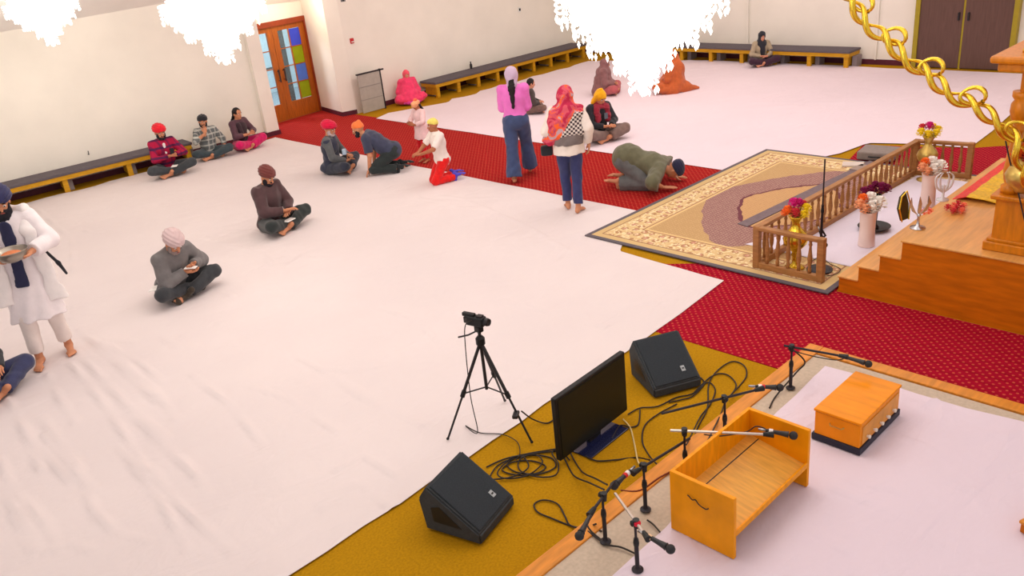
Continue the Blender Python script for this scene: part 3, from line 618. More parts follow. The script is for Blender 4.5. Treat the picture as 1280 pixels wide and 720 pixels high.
# garland of twisted gold links
pl = spline([atX(*q) for q in ((1040, -40, 7.5), (1060, -4, 7.5), (1084, 28, 7.5), (1112, 54, 7.5), (1147, 84, 7.5), (1195, 120, 7.5), (1240, 146, 7.5), (1262, 168, 7.5), (1282, 210, 7.5), (1300, 260, 7.5))], 24)
t = thing('gold_garland', 'twisted gold link garland swooping from the ceiling down to the canopy post', 'garland', pl[0])
top = pl[0]+Vector((.3, 1.9, 3.65)); cum = [0]
for i in range(1, len(pl)): cum.append(cum[-1]+(pl[i]-pl[i-1]).length)
for w in (0, 1):
    out = []; rad = []
    for i, p in enumerate(pl):
        tg = (pl[min(i+1, len(pl)-1)]-pl[max(i-1, 0)]).normalized(); n = tg.cross(Vector((1, 0, 0))).normalized(); b = tg.cross(n)
        ph = cum[i]*2*math.pi/.46+w*math.pi*.8; out.append(p+n*math.cos(ph)*.05+b*math.sin(ph)*.035-pl[0]); rad.append(.012+.016*abs(math.sin(ph*.5+.7)))
    obj('twisted_strand', tube(B(), out, rad, 8), M_gold, t, True)
k = 0; s = 0
while s < cum[-1]-.2:
    i = min(range(len(cum)), key=lambda j: abs(cum[j]-s)); p = pl[i]; tg = (pl[min(i+1, len(pl)-1)]-pl[max(i-1, 0)]).normalized(); n = Vector((0, 0, 1)); n = (n-tg*n.dot(tg)).normalized(); b = tg.cross(n)
    pts = [p-pl[0]+tg*(.085*math.cos(a)+.03*math.sin(a))+n*(.07+.08*math.sin(a))+b*.02*math.sin(2*a) for a in [2*math.pi*j/18 for j in range(19)]]
    obj('link', tube(B(), pts, [.012, .022, .014, .02, .012], 8, cap=False), M_gold, t, True); s += .42
obj('hanging_cord', tube(B(), [(0, 0, 0), (.1, .5, 1.2), top-pl[0]], .01, 6, smooth_n=6), M_gold, t)
tag(obj('cable', tube(B(), [atX(1255, 165, 7.62), atX(1262, 200, 7.6), atX(1275, 250, 7.58), atX(1290, 320, 7.57)], .006, 6, smooth_n=5), M_dkmetal), 'thin dark cable hanging down from the canopy beside the post', 'cable')
# ---------------- railing
M_rail = mat('oiled oak railing', (168, 116, 66), .5, .18, 8, stretch=(1, 1, 6), coat=.1)
t = thing('railing', 'low oak railing with turned balusters around the white sheet before the steps', 'railing', (7.5, 4.40, RZ))
C = [Vector((7.5, 3.68, 0)), Vector((7.5, 4.40, 0)), Vector((11.3, 4.30, 0)), Vector((11.4, 3.66, 0))]; o0 = Vector((7.5, 4.40, 0)); RH = .47
for a, b, n in ((C[0], C[1], 5), (C[1], C[2], 26), (C[2], C[3], 5)):
    a, b = a-o0, b-o0
    obj('top_rail', beam(B(), a+Vector((0, 0, RH-.02)), b+Vector((0, 0, RH-.02)), .075, .04, .008), M_rail, t)
    obj('bottom_rail', beam(B(), a+Vector((0, 0, .035)), b+Vector((0, 0, .035)), .06, .07, .008), M_rail, t)
    for k in range(1, n+1):
        p = a+(b-a)*k/(n+1)
        obj('baluster', lathe(B(), [(.018, .07), (.02, .12), (.013, .14), (.022, .18), (.026, .23), (.018, .3), (.012, .36), (.02, .38), (.013, .40), (.018, .42), (.018, .44)], p, 10), M_rail, t, True)
for p in C: p = p-o0; obj('post', bx(B(), p.x-.035, p.x+.035, p.y-.035, p.y+.035, 0, RH+.005, .006), M_rail, t)
# ---------------- grey case and papers at the far end of the rug
M_case = mat('grey padded case', (140, 128, 122), .7, .08, 20)
p = at(1098, 199); R = Matrix.Rotation(.15, 3, 'Z'); t = thing('case', 'flat grey case on the far end of the rug outside the railing', 'case', (p.x, p.y, RZ))
obj('case_body', box(B(), (0, 0, .06), (.42, .5, .12), R, .02), M_case, t); obj('case_handle', tube(B(), [R @ Vector((-.22, -.08, .06)), R @ Vector((-.26, -.05, .07)), R @ Vector((-.26, .05, .07)), R @ Vector((-.22, .08, .06))], .01, 6), M_black, t)
for k, (px, py, cc, lb) in enumerate(((1066, 209, (214, 200, 190), 'pale'), (1077, 214, (160, 140, 130), 'brownish'))):
    p = at(px, py); tag(obj('booklet', box(B(), (0, 0, .012), (.2, .28, .024), Matrix.Rotation(.4+k, 3, 'Z'), .003), mat('booklet cover '+lb, cc, .7), loc=(p.x, p.y, RZ)), lb+' booklet lying on the rug beside the flat grey case', 'book')
# ------------------------------------------------------------------ musicians platform
PZ = .2
M_ptrim = mat('orange pine trim', (214, 136, 46), .45, .15, 5, stretch=(1, 6, 6)); M_pcar = mat('beige grey platform carpet', (196, 178, 158), .95, .08, 40, .2, 300)
t = thing('platform', 'low musicians platform edged with orange wood and topped with beige carpet', 'platform', (5.95, 3.0, 0))
M_side = mat('platform side panel', (176, 110, 40), .6)
put('deck', bx(B(), -2, 5.84, -2, 2.88, .001, PZ-.004), M_pcar, t)
put('edge_board', bx(B(), -2, 5.97, 2.87, 2.99, .001, PZ+.01, .006), M_ptrim, t); put('edge_board', bx(B(), 5.85, 5.97, -2, 2.868, .001, PZ+.01, .006), M_ptrim, t)
M_psh = sheetmat('white platform sheet', (224, 208, 220), (230, 214, 226)); crp = []
for q in ([(1150, 560), (1215, 600), (1230, 645)], [(1180, 600), (1225, 618), (1270, 640)], [(1130, 548), (1160, 560), (1200, 590)], [(1230, 575), (1255, 577), (1280, 583)], [(1120, 495), (1150, 505), (1170, 500)], [(1040, 585), (1060, 600), (1130, 615)], [(1225, 540), (1250, 545), (1280, 541)], [(960, 640), (1000, 655), (1060, 690)], [(1040, 610), (1120, 640), (1180, 690)], [(1130, 500), (1170, 520), (1185, 515)], [(940, 480), (990, 492), (1020, 470)], [(1000, 470), (1020, 485), (1000, 500)], [(810, 640), (850, 660), (870, 690)]):
    crp.append(([Vector((p.x, p.y)) for p in (at(*u, PZ) for u in q)], .016, .016))
cloth('platform_sheet', wavy((-1.9, 2.52), (3.1, 2.56), 6, .02, 20)+wavy((3.1, 2.56), (5.68, 2.72), 10, .02, 21)+wavy((5.7, 2.72), (5.8, -1.5), 12, .02, 22)+[Vector((-1.9, -1.5))], PZ-.001, .03, M_psh, 'creased white sheet spread over the musicians platform', crp, .0025, 4)
SZ = PZ+.008
# floor desk
M_desk = mat('glossy golden desk wood', (238, 152, 4), .5, .12, 5, stretch=(6, 1, 1), coat=.08, spec=.15); M_shelf = mat('pale desk shelf', (222, 160, 66), .45, .14, 6, stretch=(8, 1, 1), coat=.1)
t = thing('floor_desk', 'low golden wooden reading desk with a slanted shelf standing on the platform', 'desk', (3.36, 2.09, SZ)); DX, DY, DHh = .88, .44, .43
for x in (0, DX-.028): obj('side_panel', bx(B(), x, x+.028, 0, DY, 0, DHh, .003), M_desk, t)
obj('back_panel', bx(B(), .028, DX-.028, DY-.022, DY, .1, DHh, .002), M_desk, t)
bm = B(); extrude_prof(bm, [(.028, DY-.022, .24), (.028, 0.01, .17), (.028, 0.01, .152), (.028, DY-.022, .222)], (DX-.056, 0, 0)); obj('shelf', bm, M_shelf, t)
bm = B(); extrude_prof(bm, [(.029, DY-.09, .2305), (.029, DY-.096, .229), (.029, DY-.096, .222), (.029, DY-.09, .224)], (DX-.058, 0, 0)); obj('shelf_groove', bm, M_dkmetal, t)
obj('shelf_lip', bx(B(), .028, DX-.028, 0, .012, .15, .19, .002), M_desk, t)
hd = obj('handle', tube(B(), [(-.004, .31, .315), (-.012, .295, .32), (-.012, .27, .305), (-.004, .255, .307), (-.012, .225, .292), (-.012, .18, .282), (-.004, .165, .29)], .0035, 6, smooth_n=4), M_dkmetal, t); hd['label'] = 'thin dark curled handle'
# harmonium
M_harm = mat('orange lacquered wood', (238, 142, 2), .45, .1, 4, stretch=(6, 1, 1), coat=.1, spec=.15); M_blkbase = mat('blue black base', (38, 40, 56), .5)
t = thing('harmonium', 'closed orange wooden harmonium case on a dark base, on the platform', 'harmonium', (4.73, 1.99, SZ))
obj('base', bx(B(), -.01, .62, -.012, .335, 0, .05, .004), M_blkbase, t); obj('body', bx(B(), 0, .61, 0, .32, .05, .225, .004), M_harm, t)
obj('lid', bx(B(), -.008, .618, -.008, .328, .23, .25, .005), M_harm, t); obj('lid_seam', bx(B(), .002, .608, .002, .318, .224, .231), M_black, t)
for k in range(5): obj('stop_knob', lathe(B(), [(.012, 0), (.008, .01), (.015, .02), (.012, .03), (0, .032)], (.1+.1*k, 0, .1), 12, (0, -1, 0)), mat('white knob', (236, 226, 214), .3), t, True)
obj('front_panel', bx(B(), .03, .58, -.006, .001, .065, .2, .002), mat('pale front panel', (222, 150, 60), .5, .15, 8), t)
obj('carry_handle', tube(B(), [(-.002, .11, .17), (-.02, .12, .165), (-.02, .2, .165), (-.002, .21, .17)], .005, 6), M_brass, t)
obj('carry_handle', tube(B(), [(.612, .11, .17), (.635, .12, .165), (.635, .2, .165), (.612, .21, .17)], .005, 6), M_brass, t)
p = at(1284, 672, PZ); t = thing('wooden_box', 'corner of a small brown wooden box on the platform at the right edge', 'box', (p.x, p.y, SZ), YAW+.4)
obj('box_body', bx(B(), 0, .3, -.2, .05, 0, .06, .006), M_stage, t); obj('lid', bx(B(), -.008, .308, -.208, .058, .061, .08, .005), M_ptrim, t)
# ---------------- microphones
M_grille = mat('mic grille', (56, 56, 58), .6, .2, 200, .6, 400, metal=.3); M_mic = mat('mic body', (48, 48, 50), .4); M_pole = mat('stand black paint', (44, 40, 46), .4, metal=.3); M_whboom = mat('nickel boom', (200, 186, 176), .3, metal=.6)
def microphone(label, a, b, ring=None, L=.19):
    """a tail, b towards the grille"""
    a, b = Vector(a), Vector(b); d = (b-a).normalized(); t = thing('microphone', label, 'microphone', a, group='microphones on the stands')
    bm = B(); lathe(bm, [(.009, 0), (.012, .01), (.015, .09), (.020, L-.055), (.023, L-.05)], (0, 0, 0), 14, d); obj('body', bm, M_mic, t, True)
    bm = B(); sph(bm, d*(L-.022), .028, 2); obj('grille', bm, M_grille, t, True)
    if ring: obj('colour_band', lathe(B(), [(.0155, 0), (.0165, .003), (.0165, .022), (.0155, .025)], d*.02, 14, d), mat('band '+ring[0], ring[1], .5), t, True)
    if ring and len(ring) > 2: obj('colour_band', lathe(B(), [(.0165, 0), (.0175, .003), (.0175, .018), (.0165, .02)], d*.045, 14, d), mat('band '+ring[2], ring[3], .5), t, True)
    obj('plug', lathe(B(), [(.008, 0), (.009, .04), (.008, .045)], -d*.045, 10, d), M_chrome, t, True)
def mstand(label, base, ztop, boom, boommat=None, tail=None, foot='small', bz=SZ):
    t = thing('microphone_stand', label, 'microphone stand', (base.x, base.y, bz), 0, 'microphone stands'); h = ztop-bz; O = Vector((base.x, base.y, bz))
    if foot == 'tripod':
        for k in range(3): a = k*2.094+.5; obj('leg', tube(B(), [(0, 0, .05), (.04*math.cos(a), .04*math.sin(a), .045), (.14*math.cos(a), .14*math.sin(a), .006)], .007, 6), M_pole, t)
    elif foot == 'small': obj('base', lathe(B(), [(.035, 0), (.035, .006), (.018, .014), (.012, .03), (0, .03)], (0, 0, 0), 20), M_pole, t)
    else: obj('base', lathe(B(), [(.13, 0), (.13, .012), (.1, .022), (.02, .03), (.015, .05), (0, .05)], (0, 0, 0), 28), M_pole, t)
    obj('pole', tube(B(), [(0, 0, .03), (0, 0, h*.6)], .0135, 10), M_pole, t); obj('pole_extension', tube(B(), [(0, 0, h*.5), (0, 0, h)], .008, 10), M_pole, t)
    obj('clutch', lathe(B(), [(.016, 0), (.018, .02), (.014, .05)], (0, 0, h*.53), 12), M_black, t)
    if boom:
        a, b = Vector(boom[0])-O, Vector(boom[1])-O
        obj('boom', tube(B(), [a, b], .009, 8), boommat or M_pole, t); j = a+(b-a)*max(0, min(1, (Vector((0, 0, h))-a).dot(b-a)/(b-a).length_squared))
        obj('boom_joint', tube(B(), [j+Vector((0, 0, -.035)), j+Vector((0, 0, .02))], [.016, .02], 10), M_black, t); obj('joint_knob', lathe(B(), [(.012, 0), (.018, .01), (.018, .03), (.01, .035)], j, 10, (b-a).cross(Vector((0, 0, 1)))), M_black, t)
        d = (b-a).normalized(); obj('mic_clip', tube(B(), [b-d*.02, b+d*.045], [.014, .021], 10), M_black, t)
    return t
def seg(p, q, z1, z2=None): return (at(*p, z1), at(*q, z2 if z2 is not None else z1))
def jointz(b, p):     # height at which the pole above b meets the view line through pixel p
    r = ray(*p); k = (b.x*r.x+b.y*r.y)/(r.x*r.x+r.y*r.y); return HC+r.z*k
def stand(label, bp, jp, b0, b1, m0, m1, mlabel, ring=None, m=None, dz=0):
    b = at(*bp, SZ); z = jointz(b, jp); mstand(label, b, z, (at(*b0, z+.004), at(*b1, z+.004-dz)), m)
    microphone(mlabel, at(*m0, z+.004-dz), at(*m1, z-.016-dz), ring)
stand('short microphone stand in the far corner of the platform', (988, 485), (984, 434), (980, 432), (1052, 445), (1056, 446), (1092, 457), 'black microphone on the stand above the harmonium')
stand('microphone stand with a dark level boom behind the floor desk', (906, 556), (907, 499), (827, 517), (947, 487), (944, 483), (984, 485), 'black microphone with a red and white band at the end of the level boom', ('white', (240, 230, 226), 'red', (210, 40, 44)))
stand('microphone stand with a nickel boom reaching over the floor desk', (857, 606), (856, 540), (838, 538), (958, 543), (957, 538), (1000, 546), 'black microphone over the floor desk shelf', ('white', (240, 230, 226)), M_whboom)
stand('microphone stand holding the banded microphone near the platform edge', (807, 637), (803, 583), (862, 548), (797, 588), (788, 588), (752, 622), 'black microphone with a red band pointing down left over the platform edge', ('white', (240, 230, 226), 'red', (210, 40, 44)))
stand('microphone stand nearest the floor speaker on the platform edge', (757, 677), (755, 617), (768, 602), (741, 638), (738, 644), (722, 674), 'black microphone hanging lowest over the orange platform edge', dz=.03)
stand('chrome microphone stand with a white boom and red clip before the floor desk', (797, 712), (796, 654), (769, 617), (806, 668), (806, 668), (846, 691), 'black microphone at the bottom edge of the view below the white boom', ('cream', (226, 190, 150)), M_whboom)
tag(obj('cable_tie', sph(B(), at(796, 654, jointz(at(797, 712, SZ), (796, 654))+.004), .024, 2, (1, 1, .8)), mat('red tape', (220, 20, 50), .5)), 'red tape clip around the white microphone boom', 'tape')
# tall stand at the railing
b = Vector((7.76, 3.82, 0)); ts = mstand('tall thin black microphone stand on a round base at the end of the railing', b, RZ+1.2, None, foot='round', bz=RZ+.006)
obj('side_arm', tube(B(), [(0, 0, .45), (.03, -.03, .38), (-.02, .02, .32)], .012, 8), M_pole, ts)
a = Vector((7.76, 3.82, RZ+.36)); microphone('black microphone clipped low on the tall stand at the railing', a+Vector((.0, .02, .08)), a+Vector((.03, -.05, -.12)))
# ---------------- speakers
M_spk = mat('speaker cabinet black', (58, 62, 66), .75, .1, 30, .15, 300); M_grl = mat('speaker grille cloth', (48, 54, 60), .85, .14, 120, .5, 500)
def wedge(label, front_l, front_r, w=None):
    a, b = Vector((front_l.x, front_l.y, 0)), Vector((front_r.x, front_r.y, 0)); L = (b-a).length; rz = math.atan2(b.y-a.y, b.x-a.x)
    t = thing('floor_speaker', label, 'speaker', a, rz, 'wedge floor speakers beside the television')   # local x along the width, +y to the back
    prof = [(.0, .012), (.0, .09), (.39, .37), (.47, .25), (.44, .012)]
    bm = B(); extrude_prof(bm, [(0, y, z) for y, z in prof], (L, 0, 0)); bmesh.ops.bevel(bm, geom=list(bm.edges), offset=.012, segments=2, affect='EDGES'); obj('cabinet', bm, M_spk, t)
    d = Vector((0, .39, .28)).normalized(); n = Vector((0, -d.z, d.y)); c = Vector((L/2, .195, .23))
    R = Matrix((Vector((1, 0, 0)), d, n)).transposed()
    obj('grille', box(B(), c+n*.004, (L-.05, .44, .016), R, .005), M_grl, t)
    q = c-d*.12+n*.013+Vector((L*.22, 0, 0)); g = obj('badge', box(B(), q, (.035, .05, .005), R, .001), mat('badge grey', (170, 176, 180), .4), t); obj('badge_mark', box(B(), q+n*.003, (.02, .012, .002), R), M_black, g)
    for x, s in ((0, -1), (L, 1)):
        bm = B(); extrude_prof(bm, [(x+s*.003, y, z) for y, z in ((.14, .10), (.3, .235), (.37, .21), (.36, .10))], (-s*.004, 0, 0)); obj('side_handle', bm, M_black, t)
    for x in (.05, L-.05):
        for y in (.05, .4): obj('foot', lathe(B(), [(.018, 0), (.018, .014)], (x, y, 0), 10), M_black, t)
wedge('black wedge floor speaker at the bottom of the view on the ochre carpet', at(602, 684), at(644, 632))
wedge('black wedge floor speaker between the television and the red carpet', at(818, 500), at(877, 484))
# ---------------- television
t = thing('television', 'large flat black television on a stand, angled on the ochre carpet', 'television', (3.60, 3.69, 0), .05)
obj('bezel', bx(B(), 0, .84, 0, .045, .055, .585, .008), M_black, t); obj('screen', bx(B(), .025, .815, -.004, .001, .085, .56), mat('tv screen', (26, 32, 30), .28, .05, 3, spec=.25), t)
obj('rear_housing', bx(B(), .15, .69, .045, .09, .12, .5, .02), M_black, t); obj('neck', bx(B(), .36, .5, .01, .05, .012, .1, .005), M_black, t)
obj('base_plate', bx(B(), .2, .68, -.12, .14, 0, .014, .004), mat('blue black glass', (26, 30, 64), .12, spec=.8), t)
# ---------------- camcorder tripod
t = thing('camera_tripod', 'thin black camera tripod with spread legs on the white sheet', 'tripod', (3.62, 4.46, .012)); o0 = Vector((3.62, 4.46, .012))
hub = Vector((0, 0, .80))
for ft in ((3.30, 4.63), (3.68, 4.07), (3.97, 4.67)):
    f = Vector((ft[0], ft[1], .012+(0 if ft[1] < 4.5 else .008)))-o0; s = hub+(f-hub).normalized()*.03; m1 = hub.lerp(f, .52)
    g = obj('leg', tube(B(), [hub.lerp(f, .04), m1], .0135, 8), M_dkmetal, t); obj('leg_section', tube(B(), [m1, f+Vector((0, 0, .01))], .009, 8), M_dkmetal, g); obj('leg_clamp', tube(B(), [hub.lerp(f, .49), hub.lerp(f, .55)], .02, 8), M_black, g); obj('rubber_foot', sph(B(), f+Vector((0, 0, .014)), .014, 1), M_black, g)
    obj('spreader_arm', tube(B(), [(0, 0, .40), m1], .006, 6), M_dkmetal, t)
obj('centre_column', tube(B(), [(0, 0, .38), (0, 0, .9)], .013, 10), M_dkmetal, t); obj('hub', lathe(B(), [(.02, .77), (.036, .78), (.036, .83), (.02, .85)], (0, 0, 0), 12), M_black, t)
obj('head', box(B(), (0, 0, .91), (.05, .06, .05), None, .008), M_black, t); obj('pan_handle', tube(B(), [(0, 0, .9), (-.03, .1, .84), (-.05, .2, .80)], .007, 6), M_black, t)
cd = (dirv(-35)); rzc = math.atan2(cd.y, cd.x)-math.pi/2
t = thing('camcorder', 'small black camcorder mounted on the tripod', 'camera', (3.62, 4.46, .951), rzc)
obj('body', bx(B(), -.035, .035, -.09, .06, 0, .075, .01), M_black, t); obj('lens', lathe(B(), [(.03, 0), (.032, .03), (.027, .05), (.024, .045)], (0, .055, .042), 16, (0, 1, 0)), M_dkmetal, t, True); obj('viewfinder', bx(B(), -.015, .02, -.13, -.02, .065, .095, .006), M_black, t)
obj('shoe', bx(B(), -.02, .02, .0, .05, .075, .09, .003), M_dkmetal, t); obj('battery', bx(B(), -.022, .022, -.12, -.088, .01, .06, .005), M_dkmetal, t)
tag(obj('power_adapter', box(B(), (0, 0, 0), (.09, .045, .03), Matrix.Rotation(.6, 3, 'Z'), .008), M_dkmetal, loc=(3.645, 4.18, .25)), 'small dark power adapter box on the cable at the tripod leg', 'adapter')
# ---------------- cables
M_cab = mat('black cable rubber', (46, 40, 36), .6); M_cab2 = mat('cream cable', (214, 190, 130), .6); M_cab3 = mat('reddish brown cable', (120, 50, 26), .6)
def cable(label, pts, m=None, r=.006, z=.012): return tag(obj('cable', tube(B(), [at(p[0], p[1], p[2] if len(p) > 2 else z) for p in pts], r, 6, smooth_n=6), m or M_cab), label, 'cable', 'loose cables')
cp = [(3.60, 4.47, 1.0), (3.53, 4.5, .98), (3.5, 4.5, .8), (3.46, 4.47, .4), (3.44, 4.42, .1)]; 
tag(obj('cable', tube(B(), [Vector(p) for p in cp]+[at(*q, .025) for q in ((582, 532), (600, 541), (628, 543), (646, 552), (650, 566), (645, 575))], .004, 6, smooth_n=6), M_cab), 'thin black cable hanging from the camcorder to the floor', 'cable')
cable('dark cable from the adapter box to the television', [(652, 514, .24), (666, 524, .05), (684, 529), (697, 520)])
cable('bunch of coiled cable nearest the tripod foot', [(612, 596), (622, 582), (642, 573), (668, 569), (690, 573), (694, 584), (676, 592), (648, 594), (628, 588), (640, 578), (664, 576), (682, 583), (670, 592), (645, 590), (634, 580), (650, 570), (675, 566), (700, 565), (712, 575)])
cable('second coiled cable lying over the first beside the television', [(610, 600), (640, 596), (660, 585), (655, 572), (640, 572), (622, 590), (632, 598), (660, 594), (678, 578), (668, 568), (650, 574), (650, 588), (672, 596), (694, 594), (698, 580), (690, 566), (700, 560)], z=.022)
cable('cable running under the television edge to the left coil', [(608, 584), (630, 574), (660, 567), (690, 562), (702, 560)])
cable('loose loop of black cable on the ochre carpet beside the near platform edge', [(752, 664, .21), (735, 660, .1), (716, 658), (690, 648), (672, 640), (668, 630), (680, 625), (697, 630), (706, 645), (712, 656), (726, 660, .06), (745, 655, .24)])
cable('black cable from the television to the near microphones', [(700, 562), (708, 578), (718, 595), (738, 604, .15), (755, 612, .44)])
cable('thin black cable beside the one leaving the television', [(708, 555), (716, 572), (728, 590), (744, 598, .15), (759, 606, .46)])
cable('cable curving from the television base to the platform edge', [(732, 570), (746, 576), (768, 575), (795, 572), (812, 575, .22)])
cable('cream cable rising from behind the television to the microphone joint', [(779, 524), (788, 535), (793, 555), (797, 575, .1), (801, 583, .3)], M_cab2)
cable('black cable between the television and the far floor speaker', [(785, 518), (800, 510), (822, 508), (845, 497), (866, 492), (884, 478), (894, 487), (888, 505), (876, 520), (866, 540, .1), (858, 556, .3)])
cable('black cable snaking behind the far floor speaker', [(800, 512), (798, 530), (788, 534), (775, 532), (765, 548)])
cable('big loop of black cable on the ochre carpet behind the level boom', [(872, 560, .1), (870, 540), (884, 510), (886, 480), (897, 463), (915, 452), (930, 457), (933, 470), (922, 485), (908, 500, .1), (900, 520, .2), (880, 560, .3)])
cable('smaller loop of black cable beside the large loop', [(868, 490), (890, 470), (908, 468), (920, 480), (915, 492), (905, 500, .2)])
cable('cable winding along the far floor speaker front', [(836, 503), (850, 500), (866, 495), (880, 480), (876, 472)])
cable('cable arching on the carpet left of the floor desk', [(846, 505), (822, 518), (806, 532), (803, 552), (812, 570), (826, 585, .12)])
cable('black cable from near microphone stand over the platform sheet', [(757, 679, SZ+.005), (740, 665, SZ+.005), (733, 655, SZ)], z=SZ)
cable('black cable trailing over the platform sheet at the bottom edge', [(735, 664, SZ), (757, 680, SZ+.006), (776, 684, SZ+.006), (794, 692, SZ+.006)])
cable('short black cable end on the platform sheet by the floor desk', [(809, 650, SZ+.006), (817, 656, SZ+.006), (825, 665, SZ+.006)])
cable('reddish cable crossing the orange platform edge', [(776, 613, SZ), (800, 613, SZ+.004), (826, 596, SZ+.004), (862, 578, SZ+.004)], M_cab3)
cable('black cable hanging along the corner microphone stand', [(990, 436, .5), (1006, 452, .4), (996, 465, .3), (970, 495, SZ), (962, 510, SZ)])
cable('loop of black cable hanging from the microphone of the nickel boom', [(957, 536, .64), (945, 533, .66), (932, 540, .6), (900, 545, .62), (880, 543, .63)], r=.004)
cable('black cable draped along the corner boom', [(985, 436, .52), (1000, 441, .49), (1020, 446, .47), (1045, 450, .47), (1058, 447, .49)], r=.004)
cable('tangle of black cable on the rug at the base of the tall stand', [(1010, 338), (1016, 326), (1026, 322), (1038, 330), (1050, 336), (1046, 342), (1030, 345), (1016, 340)], z=RZ+.012, r=.004)
# ------------------------------------------------------------------ people
def frame(f, u): u = unit(u); x = unit(np.cross(f, u)); return np.array([x, np.cross(u, x), u])
def ik(a, t, l1, l2, pole):
    a = np.array(a, float); t = np.array(t, float); d = t-a; L = np.linalg.norm(d); d = d/max(L, 1e-6); L2 = min(L, (l1+l2)*.998); t = a+d*L2
    x = (l1*l1-l2*l2+L2*L2)/(2*L2); h = math.sqrt(max(l1*l1-x*x, 0)); p = np.array(pole, float); p = unit(p-d*(p@d)); return a+d*x+p*h, t
def uvs(c, r, F, mi, n=8):
    vs = []; q = []
    for i in range(n+1):
        th = math.pi*i/n
        for k in range(n*2): ph = math.pi*k/n; vs.append(np.array([math.sin(th)*math.cos(ph), math.sin(th)*math.sin(ph), math.cos(th)])*r@F+c)
    for i in range(n):
        for k in range(n*2): k2 = (k+1) % (n*2); q.append((i*n*2+k, (i+1)*n*2+k, (i+1)*n*2+k2, i*n*2+k2))
    return (np.array(vs), np.array(q), mi)
HC_ = {}
def hand_mesh(side, curl):
    key = ('h', side, round(curl, 1))
    if key in HC_: return HC_[key]
    s = -1 if side == 'R' else 1
    P = [ell((0, .05, 0), (.042, .052, .015), k=.01), cone((0, -.05, 0), (0, .025, 0), .026, .031, flat=((0, 0, 1), .7), k=.015)]
    for i, (x, y, L) in enumerate(((.030, .088, .074), (.010, .094, .083), (-.010, .091, .077), (-.029, .08, .06))):
        a = np.array([s*x, y-.02, 0]); ang = 0; b = np.array([s*x*1.05, y, 0]); P.append(cone(a, b, .010, .0092, k=.006)); a = b
        for fr, da, r0, r1 in ((.45, .5, .0092, .0085), (.3, .9, .0085, .0078), (.25, .6, .0078, .0068)):
            ang += da*curl; b = a+L*fr*np.array([s*x*.9*(1-curl)*.8, math.cos(ang), -math.sin(ang)]); P.append(cone(a, b, r0, r1, k=.003)); a = b
    a = V(s*.022, .02, -.004); b = V(s*.05, .055, -.012); c = b+V(s*.022*(1-curl*.7), .026, -.006-.012*curl); d = c+V(s*.006*(1-2*curl), .024, -.004-.01*curl)
    P += [cone(a, b, .016, .0125, k=.01), cone(b, c, .0125, .0105, k=.004), cone(c, d, .0105, .0085, k=.003)]
    HC_[key] = sdf_mesh(P, .0042); return HC_[key]
def foot_mesh(side):
    key = ('f', side)
    if key in HC_: return HC_[key]
    s = -1 if side == 'R' else 1
    P = [cone((0, 0, .05), (0, -.005, -.02), .034, .036, k=.01), ell((0, -.035, -.048), (.031, .036, .033), k=.02), cone((0, .0, -.03), (0, .11, -.058), .036, .028, flat=((0, 0, 1), .8), k=.02), ell((s*.004, .12, -.062), (.044, .04, .019), k=.015)]
    for x, y, L, r in ((.028, .14, .036, .0125), (.008, .146, .026, .0088), (-.009, .142, .024, .0082), (-.024, .134, .021, .0078), (-.037, .122, .018, .0075)):
        P.append(cone((s*x, y-.015, -.064), (s*x, y+L, -.069), r, r*.9, k=.004))
    HC_[key] = sdf_mesh(P, .0055); return HC_[key]
def place(mesh, o, y, z, mi, s=1.0):
    v, q = mesh; F = frame(y, z); return (o+s*(v@F), q, mi)
SKIN = {}
def skin(n, c):
    if n not in SKIN: SKIN[n] = mat('skin '+n, c, .6, .08, 18, .1, 80)
    return SKIN[n]
M_eye = mat('eye white', (236, 230, 224), .3, .02); M_iris = mat('dark iris and brows', (34, 22, 18), .4)
SIT = dict(pel=(0, 0, .12), spine=(0, .06, .497), hipdrop=.015, headtilt=.15, anR=(-.05, .26, .085), anL=(.05, .35, .085), knR=(1, .4, .25), knL=(-1, .4, .25),
    toeR=(-1, .25, -.05), toeL=(1, .25, -.05), fupR=(.2, .75, .6), fupL=(-.2, .75, .6), wrR=(.08, .25, .27), wrL=(-.08, .27, .26), elR=(1, -.4, -.5), elL=(-1, -.4, -.5),
    hdR=(-.7, .6, -.1), hdL=(.7, .6, -.1), pnR=(0, .3, -1), pnL=(0, .3, -1), curl=.45)
STAND = dict(pel=(0, 0, .93), spine=(0, .01, .5), hipdrop=.03, headtilt=.05, anR=(.09, 0, .085), anL=(-.09, 0, .085), knR=(0, 1, 0), knL=(0, 1, 0), toeR=(.15, 1, 0), toeL=(-.15, 1, 0), fupR=(0, 0, 1), fupL=(0, 0, 1),
    wrR=(.26, .05, .9), wrL=(-.26, .05, .9), elR=(.3, -1, 0), elL=(-.3, -1, 0), hdR=(0, .15, -1), hdL=(0, .15, -1), pnR=(-1, 0, 0), pnL=(1, 0, 0), curl=.45)
